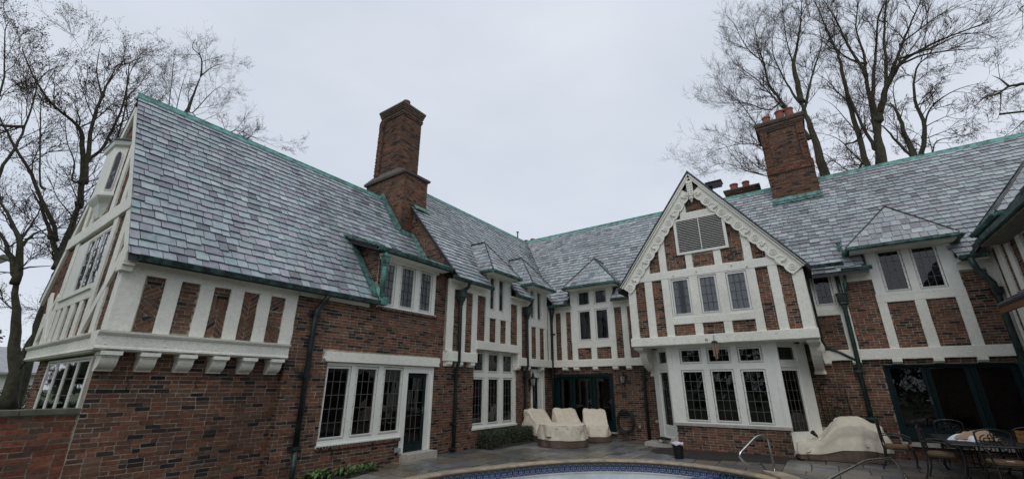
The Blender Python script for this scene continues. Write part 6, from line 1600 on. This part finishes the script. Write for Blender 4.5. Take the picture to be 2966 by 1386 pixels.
# ================================================================== TREES
TREES={'LA':[(0.21,0.12,[[-16.91,2.17,1.21],[-16.92,2.0,2.45],[-16.93,1.7,3.62],[-16.94,1.54,4.35]]),(0.1,0.05,[[-16.94,1.54,4.35],[-16.95,1.31,4.82],[-16.97,1.03,5.37],[-16.98,0.86,5.64]]),(0.12,0.06,[[-16.94,1.54,4.35],[-16.95,1.33,5.3],[-16.97,1.02,5.9],[-16.99,0.67,6.38]]),(0.055,0.015,[[-16.95,1.36,5.25],[-16.94,1.5,5.67],[-16.93,1.7,5.86],[-16.91,2.08,6.03]]),(0.05,0.015,[[-16.95,1.3,5.34],[-16.95,1.38,5.85],[-16.95,1.43,6.37],[-16.95,1.37,6.98]]),(0.045,0.015,[[-16.95,1.47,4.64],[-16.93,1.72,4.78],[-16.91,2.06,4.88]]),(0.05,0.01,[[-17.0,0.51,7.12],[-16.99,0.59,8.08],[-16.99,0.57,9.04],[-17.0,0.46,9.94],[-17.02,0.14,10.57]]),(0.045,0.01,[[-17.02,0.04,8.49],[-17.03,-0.12,9.83],[-17.05,-0.46,11.19],[-17.05,-0.44,11.64]]),(0.03,0.01,[[-16.96,1.24,7.17],[-16.98,0.86,8.67],[-16.99,0.66,9.71],[-16.98,0.74,11.3]])],'LB':[(0.25,0.17,[[-18.34,2.43,1.16],[-18.35,2.37,2.62],[-18.35,2.37,3.69],[-18.35,2.35,5.17]]),(0.13,0.09,[[-18.35,2.35,5.17],[-18.4,1.96,6.1],[-18.44,1.53,6.95],[-18.48,1.22,7.41]]),(0.09,0.03,[[-18.38,2.09,6.03],[-18.47,1.32,7.44],[-18.54,0.63,8.44],[-18.59,0.15,9.17],[-18.62,-0.11,9.59]]),(0.16,0.11,[[-18.35,2.35,5.17],[-18.36,2.31,6.51],[-18.36,2.29,7.41],[-18.37,2.23,7.92]]),(0.11,0.05,[[-18.37,2.24,7.99],[-18.38,2.15,8.76],[-18.39,1.97,9.82],[-18.4,1.95,11.08],[-18.39,2.0,11.95]]),(0.1,0.035,[[-18.36,2.31,7.31],[-18.4,1.91,9.18],[-18.43,1.62,9.79],[-18.49,1.08,10.11],[-18.56,0.49,10.75],[-18.61,-0.04,11.64]]),(0.04,0.01,[[-18.39,1.98,7.9],[-18.4,1.9,8.44],[-18.44,1.54,9.15],[-18.47,1.28,10.07]]),(0.065,0.015,[[-18.37,2.17,8.7],[-18.35,2.39,9.4],[-18.34,2.49,10.73],[-18.35,2.41,12.04],[-18.36,2.3,12.76],[-18.33,2.58,13.27]]),(0.05,0.01,[[-18.4,1.95,11.08],[-18.43,1.61,11.87],[-18.45,1.47,12.89]]),(0.05,0.01,[[-18.33,2.61,9.66],[-18.33,2.59,10.78],[-18.36,2.33,12.16],[-18.39,1.98,12.98]]),(0.035,0.0075,[[-18.43,1.69,9.68],[-18.39,2.0,10.22],[-18.37,2.24,10.92],[-18.32,2.63,11.57],[-18.25,3.25,12.38]]),(0.035,0.01,[[-18.56,0.49,10.75],[-18.54,0.65,11.32],[-18.51,0.95,11.77]])],'LC':[(0.15,0.06,[[-29.27,6.72,16.55],[-29.26,6.77,18.02],[-29.23,6.85,19.11],[-29.21,6.93,20.55]]),(0.06,0.015,[[-29.21,6.93,20.55],[-29.27,6.73,21.87],[-29.43,6.16,22.41],[-29.42,6.17,23.16]]),(0.05,0.015,[[-29.46,6.04,17.38],[-29.56,5.69,19.56],[-29.64,5.42,21.55]]),(0.05,0.015,[[-29.38,6.33,17.09],[-29.41,6.21,19.38],[-29.4,6.25,20.94]]),(0.045,0.01,[[-29.18,7.04,17.86],[-29.04,7.55,19.47],[-28.89,8.09,20.55],[-28.62,9.05,20.09]]),(0.045,0.01,[[-29.21,6.93,20.55],[-29.09,7.36,21.59],[-28.87,8.16,22.56]]),(0.03,0.01,[[-29.05,7.51,17.49],[-28.91,8.02,18.02],[-28.66,8.9,19.06]])],'LD':[(0.075,0.025,[[-32.58,9.71,18.11],[-32.46,10.12,19.11],[-32.27,10.74,19.72],[-31.87,12.05,19.4]]),(0.05,0.015,[[-32.23,10.87,18.24],[-32.06,11.43,19.32],[-31.83,12.2,19.28],[-31.51,13.25,18.99]]),(0.05,0.01,[[-33.98,5.1,18.06],[-33.97,5.14,20.61],[-33.88,5.44,22.09],[-33.74,5.91,22.87]])],'RA':[(0.375,0.25,[[2.25,27.02,12.27],[2.17,27.02,14.23],[2.07,27.02,16.31],[2.01,27.02,17.53]]),(0.18,0.04,[[2.01,27.02,17.53],[2.06,27.02,18.98],[2.11,27.02,20.23],[2.5,27.03,21.34],[2.95,27.03,22.83],[3.34,27.04,24.41]]),(0.15,0.035,[[1.95,27.02,15.21],[1.6,27.02,16.49],[1.18,27.01,17.75],[0.66,27.01,19.75],[0.63,27.01,21.23],[0.55,27.01,23.07],[0.57,27.01,25.09]]),(0.1,0.025,[[1.97,27.02,17.54],[1.65,27.02,18.66],[1.43,27.02,19.91],[1.28,27.01,21.71],[1.85,27.02,23.89]]),(0.11,0.025,[[2.04,27.02,17.03],[2.57,27.03,18.5],[3.07,27.03,19.76],[3.69,27.04,21.22],[3.81,27.04,22.74]]),(0.08,0.015,[[1.46,27.02,16.67],[0.74,27.01,18.56],[0.09,27.0,20.29],[-0.84,26.99,21.97],[-1.42,26.99,23.7]]),(0.07,0.015,[[0.92,27.01,15.57],[-0.18,27.0,16.45],[-0.76,26.99,18.05],[-1.44,26.99,20.05],[-2.14,26.98,20.91]]),(0.065,0.015,[[0.23,27.0,14.65],[-0.33,27.0,15.54],[-1.35,26.99,16.14],[-2.51,26.98,16.29],[-3.66,26.96,16.18]]),(0.06,0.015,[[0.19,27.0,13.41],[-0.61,27.0,13.88],[-1.5,26.99,15.21],[-2.18,26.98,15.81]]),(0.05,0.015,[[-0.18,27.0,13.3],[-1.41,26.99,14.0],[-2.53,26.98,14.82],[-3.97,26.96,14.64]]),(0.05,0.01,[[0.32,27.0,17.73],[-0.66,26.99,18.65],[-1.5,26.99,19.0],[-2.67,26.97,19.49]]),(0.06,0.015,[[0.63,27.01,21.23],[-0.02,27.0,22.67],[-0.41,27.0,24.77],[-0.42,27.0,25.38]]),(0.06,0.015,[[2.11,27.02,20.23],[2.09,27.02,22.09],[2.28,27.03,24.2],[2.52,27.03,25.5]])],'RB':[(0.475,0.31,[[5.06,29.57,13.33],[5.17,29.55,15.02],[5.5,29.5,16.37]]),(0.25,0.045,[[5.5,29.5,16.37],[5.83,29.44,17.38],[6.41,29.35,18.64],[7.19,29.22,19.76],[8.23,29.04,20.19],[9.32,28.86,20.41],[11.0,28.58,20.47]]),(0.2,0.04,[[5.17,29.55,15.02],[5.41,29.51,17.61],[5.6,29.48,19.62],[5.77,29.45,21.2],[5.84,29.44,23.17],[6.42,29.34,25.13]]),(0.175,0.04,[[5.24,29.54,15.56],[5.48,29.5,17.57],[5.92,29.43,19.42],[6.34,29.36,20.82],[6.97,29.25,23.03],[7.82,29.11,24.0]]),(0.16,0.035,[[5.74,29.46,16.96],[6.39,29.35,18.89],[6.81,29.28,21.16],[7.43,29.18,23.49],[7.71,29.13,24.23]]),(0.14,0.03,[[6.39,29.35,18.53],[7.47,29.17,20.7],[8.34,29.02,22.26],[8.88,28.94,23.15]]),(0.14,0.03,[[5.6,29.48,19.62],[5.27,29.54,21.65],[5.06,29.57,24.03],[4.71,29.63,26.51]]),(0.275,0.05,[[4.47,29.67,13.39],[4.45,29.67,15.69],[4.48,29.67,18.22],[4.63,29.64,20.6],[4.63,29.64,21.94],[4.48,29.67,23.88],[4.36,29.69,26.18]]),(0.15,0.075,[[4.96,29.59,14.77],[4.7,29.63,16.88],[4.6,29.65,18.41]]),(0.11,0.02,[[6.78,29.28,19.28],[7.85,29.11,19.46],[8.89,28.93,19.14],[10.05,28.74,18.61]]),(0.09,0.02,[[7.19,29.22,19.76],[8.46,29.0,19.67],[9.51,28.83,19.79],[10.27,28.7,19.49]]),(0.08,0.02,[[7.47,29.17,20.7],[8.86,28.94,21.36],[10.03,28.74,21.71]]),(0.1,0.02,[[5.6,29.48,20.39],[4.95,29.59,21.33],[4.38,29.68,22.94],[3.68,29.8,24.15]]),(0.07,0.015,[[4.48,29.67,18.22],[4.14,29.72,19.05],[3.83,29.78,20.14],[3.52,29.83,20.86]])],'RC':[(0.15,0.06,[[5.36,24.43,11.35],[5.28,24.44,12.64],[5.26,24.45,14.06],[5.14,24.47,14.62]]),(0.14,0.035,[[5.48,24.41,11.48],[5.95,24.32,12.79],[5.95,24.32,14.18],[6.33,24.24,15.6],[6.88,24.14,15.95]]),(0.065,0.01,[[5.78,24.35,12.41],[6.26,24.26,13.54],[6.86,24.14,13.96],[7.52,24.02,14.04],[8.13,23.9,13.86]]),(0.1,0.025,[[5.25,24.45,11.61],[4.93,24.51,12.53],[4.68,24.56,13.39],[4.28,24.63,13.88]]),(0.045,0.01,[[5.85,24.34,11.5],[6.14,24.28,12.07],[6.82,24.15,12.01],[7.6,24.0,11.9]]),(0.065,0.01,[[3.78,24.73,11.53],[3.34,24.81,12.56],[2.92,24.89,13.53],[2.18,25.04,14.19]]),(0.06,0.01,[[3.2,24.84,11.57],[2.77,24.92,12.12],[2.36,25.0,12.88],[2.01,25.07,13.33]]),(0.05,0.01,[[3.71,24.74,13.37],[3.42,24.8,14.62],[3.07,24.86,15.74],[2.61,24.95,16.43]]),(0.045,0.01,[[5.26,24.45,14.06],[5.44,24.41,15.44],[5.91,24.32,15.87]]),(0.045,0.01,[[5.91,24.32,14.01],[6.48,24.21,14.26],[7.09,24.1,14.95],[7.65,23.99,14.79]])],'RD':[(0.07,0.015,[[8.07,20.51,11.79],[7.83,20.59,11.91],[7.51,20.69,12.01],[7.23,20.78,11.87],[6.87,20.9,11.91],[6.53,21.01,11.59]]),(0.04,0.01,[[7.51,20.69,12.02],[7.4,20.73,12.4],[7.26,20.78,12.66]]),(0.035,0.01,[[7.27,20.77,11.85],[7.15,20.81,11.36],[6.97,20.87,10.95]]),(0.04,0.01,[[7.82,20.59,10.8],[7.51,20.69,10.63],[7.24,20.78,10.43],[6.89,20.9,10.27]]),(0.04,0.01,[[8.81,20.28,14.73],[8.51,20.37,14.68],[8.31,20.44,14.46]])]}
def tree(name, limbs, label, group, buds, dens, spread, up, tw=(.9, 2.2), side=None, depthj=.35, thin=1.0, seed=1):
    rr = random.Random(seed)
    P0 = Vector(limbs[0][2][0]); base = Vector((P0.x, P0.y, -.08))
    root = empty(name, base, label, 'tree', group)
    view = Vector((P0.x, P0.y, 0)).normalized()
    tr = MB(); cr = MB(); bd = MB()
    def dj(p, k): return p+view*k
    tr.tube([base, base+(P0-base)*.5, P0], [limbs[0][0]*1.3, limbs[0][0]*1.1, limbs[0][0]], 10, caps=False)
    allp = [(P0, limbs[0][0])]
    segs = []
    for li, (r0, r1, pl) in enumerate(limbs):
        pts = [Vector(p) for p in pl]
        if li:   # attach to the structure
            best = min(allp, key=lambda q: (q[0]-pts[0]).length)
            if (best[0]-pts[0]).length > .02:
                if (best[0]-pts[0]).length < 1.2: pts = [best[0]]+pts
                else:
                    h = math.hypot(pts[0].x-base.x, pts[0].y-base.y); pts = [Vector((base.x, base.y, max(.5, pts[0].z-1.3*h-1)))]+pts
            k = rr.uniform(-depthj, depthj)*3
            L_ = 0; tot = sum((pts[i+1]-pts[i]).length for i in range(len(pts)-1))
            q = [pts[0]]
            for i in range(1, len(pts)): L_ += (pts[i]-pts[i-1]).length; q.append(pts[i]+view*k*min(1, L_/tot)*tot*.12)
            pts = q
        # smooth resample
        dense = []
        for i in range(len(pts)-1):
            a = pts[max(i-1, 0)]; b = pts[i]; c = pts[i+1]; d = pts[min(i+2, len(pts)-1)]
            for j in range(4):
                t = j/4; dense.append(.5*((2*b)+(c-a)*t+(2*a-5*b+4*c-d)*t*t+(3*b-a-3*c+d)*t**3))
        dense.append(pts[-1]); n = len(dense)
        rads = [r0+(r1*.4-r0)*(i/(n-1))**.8 for i in range(n)]
        wob = [p+Vector((rr.gauss(0, 1), rr.gauss(0, 1), rr.gauss(0, 1)))*min(.03, rads[i]*.25) for i, p in enumerate(dense)]
        tr.tube(wob, rads, 8 if r0 > .08 else 6)
        for i in range(n): allp.append((wob[i], rads[i]))
        for i in range(n-1): segs.append((wob[i], wob[i+1], rads[i], i/(n-1)))
    def twig(p, d, L_, r, lev):
        n = 4 if lev < 2 else 3; pts = [p]; q = p; dd = d
        for i in range(n):
            dd = (dd+Vector((rr.gauss(0, .16), rr.gauss(0, .16), rr.gauss(0, .13)+up*.10))).normalized(); q = q+dd*L_/n; pts.append(q)
        cr.tube(pts, [r*(1-.72*i/n) for i in range(n+1)], 3, caps=False)
        if lev < 3:
            for k in range({0: 7, 1: 5, 2: 3}[lev]):
                t = rr.uniform(.2, 1); i = min(int(t*n), n-1); b = pts[i]+(pts[i+1]-pts[i])*(t*n-i)
                ax = (pts[i+1]-pts[i]).normalized(); o = ax.orthogonal().normalized(); o.rotate(Matrix.Rotation(rr.uniform(0, 2*math.pi), 3, ax))
                nd = (ax*1.0+o*rr.uniform(.45, 1.05)+Vector((0, 0, up*.25))).normalized()
                twig(b, nd, L_*rr.uniform(.35, .62), max(r*.55, .0035*thin), lev+1)
        if lev >= 2:
            for k in range(buds):
                b = pts[-1] if k == 0 else pts[rr.randrange(1, len(pts))]; s = rr.uniform(.022, .05); t = Vector((rr.gauss(0, 1), rr.gauss(0, 1), rr.gauss(0, 1)+.4)).normalized()*s; o = t.orthogonal().normalized()*s*.32
                bd.add([b, b+t*.5+o, b+t, b+t*.5-o], [(0, 1, 2, 3)])
    for (a, b, r, f) in segs:
        L_ = (b-a).length
        if r > .20: continue
        k = dens*L_*(.25 if r > .1 else .7 if r > .05 else 1.25)
        k = int(k)+(1 if rr.random() < k-int(k) else 0)
        for _ in range(k):
            p = a+(b-a)*rr.random(); ax = (b-a).normalized(); o = ax.orthogonal().normalized(); o.rotate(Matrix.Rotation(rr.uniform(0, 2*math.pi), 3, ax))
            d = (ax*rr.uniform(.5, 1.1)+o*spread+Vector((0, 0, up*.35))).normalized()
            twig(p, d, rr.uniform(*tw)*(1 if r < .09 else 1.15), min(r*.5, .022)*thin, 0 if rr.random() < .6 else 1)
    tr.build('trunk', 'bark', root, smooth=True); cr.build('crown', 'twig', root); bd.build('buds', 'bud', root)
    return root
TG = 'bare trees behind the house'
TREES['RB'][0] = (.33, .27, TREES['RB'][0][2]); TREES['RB'][7] = (.2, .05, TREES['RB'][7][2]); TREES['LB'][1] = (.12, .02, TREES['LB'][1][2]); TREES['LB'][3] = (.15, .06, TREES['LB'][3][2]); TREES['LB'][0] = (.22, .15, TREES['LB'][0][2]); TREES['LA'][0] = (.18, .12, TREES['LA'][0][2])
TREES['LB'][2] = (.085, .02, TREES['LB'][2][2]); TREES['LA'][1] = (.09, .04, TREES['LA'][1][2]); TREES['LA'][2] = (.10, .04, TREES['LA'][2][2])
TREES['RA'][0] = (.27, .18, TREES['RA'][0][2])
tree('bare_tree', TREES['LA'], 'bare tree forking low at the left edge, nearest the frame border', TG, 1, 2.0, .75, .4, (.6, 1.5), seed=3)
tree('bare_tree', TREES['LB'], 'large dark-trunked budding tree leaning close behind the left gable', TG, 1, 2.0, .75, .4, (.6, 1.5), seed=5)
tree('bare_tree', TREES['LC'], 'bare tree showing above the left copper ridge', TG, 1, 1.5, .85, .4, (.9, 1.9), thin=1.0, seed=8)
tree('bare_tree', TREES['LD'], 'far bare tree whose twigs barely clear the left ridge', TG, 2, 1.6, .9, .2, (1.0, 2.2), thin=1.3, seed=9)
tree('bare_tree', TREES['RA'], 'bare fan-shaped tree rising behind the right chimney', TG, 1, 2.5, .55, .55, (1.0, 2.2), thin=1.15, seed=12)
tree('bare_tree', TREES['RB'], 'biggest bare tree with many upright limbs above the right ridge', TG, 1, 2.2, .5, .6, (1.0, 2.4), thin=1.2, seed=14)
tree('bare_tree', TREES['RC'], 'darker budding tree with crooked limbs low behind the right ridge', TG, 5, 2.0, .85, .15, (.8, 1.7), thin=1.2, seed=17)
tree('bare_tree', TREES['RD'], 'pale thin branches reaching in from the right frame edge', TG, 1, 1.1, .9, .05, (.7, 1.6), seed=19)

# evergreen screen on the far side of the court, the one mirrored in the lower windows
def screen_pt():
    a = R.uniform(rad(40), rad(273)); d = R.uniform(24, 29); h = 6.5+2.2*noise.noise(Vector((math.cos(a)*5, math.sin(a)*5, 2)))
    return Vector((d*math.sin(a), d*math.cos(a), h*R.random()**.7)), None
leaves('tree_screen', 'hedge_leaf', screen_pt, 11000, .9, None, cols=((.018, .026, .014), (.026, .036, .018), (.035, .034, .022)), kind='stuff')

# ================================================================== BEYOND THE GARDEN, FAR LEFT
g = empty('neighbouring_garage', (-42, 4.3, 0), 'low white-walled garage with a pale shingle roof beyond the left trees', 'garage')
m = MB(); m.box(-46, -39.5, 2.0, 8.2, -.1, 2.6); m.build('wall', 'window_paint', g)
m = MB(); m.prism([(-39.1, 1.7, 2.5), (-39.1, 8.5, 2.5), (-42.5, 8.5, 4.1), (-42.5, 1.7, 4.1)], (0, 0, -.12)); m.prism([(-46.2, 1.7, 2.5), (-46.2, 8.5, 2.5), (-42.5, 8.5, 4.1), (-42.5, 1.7, 4.1)], (0, 0, -.12)); m.build('roof', 'shingle_far', g)
m = MB(); m.box(-39.49, -39.44, 3.0, 5.4, 0, 2.1); m.build('garage_door', 'window_paint', g)
def bush(name, c, r_, n, size, label, cat, cols, group=None):
    e = empty(name, (c[0], c[1], -.08), label, cat, group)
    def f():
        while True:
            v = Vector((R.uniform(-1, 1), R.uniform(-1, 1), R.uniform(-.2, 1)))
            l = v.length
            if .45 < l < 1+.25*noise.noise(v*2.5+Vector(c)): return Vector((c[0]+v.x*r_[0], c[1]+v.y*r_[1], max(.02, c[2]+v.z*r_[2]))), None
    leaves('foliage', 'hedge_leaf', f, n, size, e, cols=cols)
    m = MB(); m.tube([(c[0], c[1], -.08), (c[0], c[1], c[2]+r_[2]*.5)], .05, 6)
    for k in range(6): a = k; m.tube([(c[0], c[1], c[2]*.3), (c[0]+r_[0]*.6*math.cos(a), c[1]+r_[1]*.6*math.sin(a), c[2]+r_[2]*.4)], .02, 4)
    m.build('stem', 'twig', e)
DG = ((.018, .028, .014), (.026, .038, .018)); BR = ((.06, .042, .026), (.045, .034, .022))
bush('evergreen', (-33, 1.0, 2.5), (2.2, 2.2, 3.6), 3500, .20, 'dark evergreen at the far left edge above the garage roof', 'evergreen', DG)
bush('shrub', (-29, 2.2, .5), (1.6, 1.7, 1.5), 2600, .12, 'brownish leafless shrub beyond the left trees', 'shrub', BR)
bush('shrub', (-27, 4.0, .5), (1.8, 1.6, 1.3), 2600, .12, 'dull brown shrub between the left trees and the house corner', 'shrub', BR)
hw = empty('boundary_wall', (-24, 2, -.09), 'low far brick wall with a mossy top behind the left tree', 'wall')
m = MB(); m.box(-24.2, -24, -4, 9, -.1, .55); m.build('wall_core', 'brick_far' if False else 'terracotta', hw)
m = MB(); m.box(-24.25, -23.95, -4, 9, .55, .62); m.build('coping', 'lawn', hw)
tree('bare_tree', [(.22, .14, [(-30, 6.2, 1.5), (-30, 6.0, 4.0)]), (.12, .03, [(-30, 6.0, 4), (-30.4, 6.6, 6.2), (-30.2, 7.0, 8.0)]), (.12, .03, [(-30, 6.0, 4), (-29.6, 5.2, 6.0), (-29.7, 4.6, 7.8)]), (.08, .02, [(-30, 6.0, 3.6), (-30, 4.8, 4.8), (-30.2, 3.6, 5.5)]), (.08, .02, [(-30, 6.1, 3.2), (-30, 7.2, 4.6), (-30.3, 8.0, 5.0)])], 'distant bare tree glimpsed between the left trunks', TG, 2, 1.6, .9, .2, (.9, 1.8), seed=23, thin=1.2)
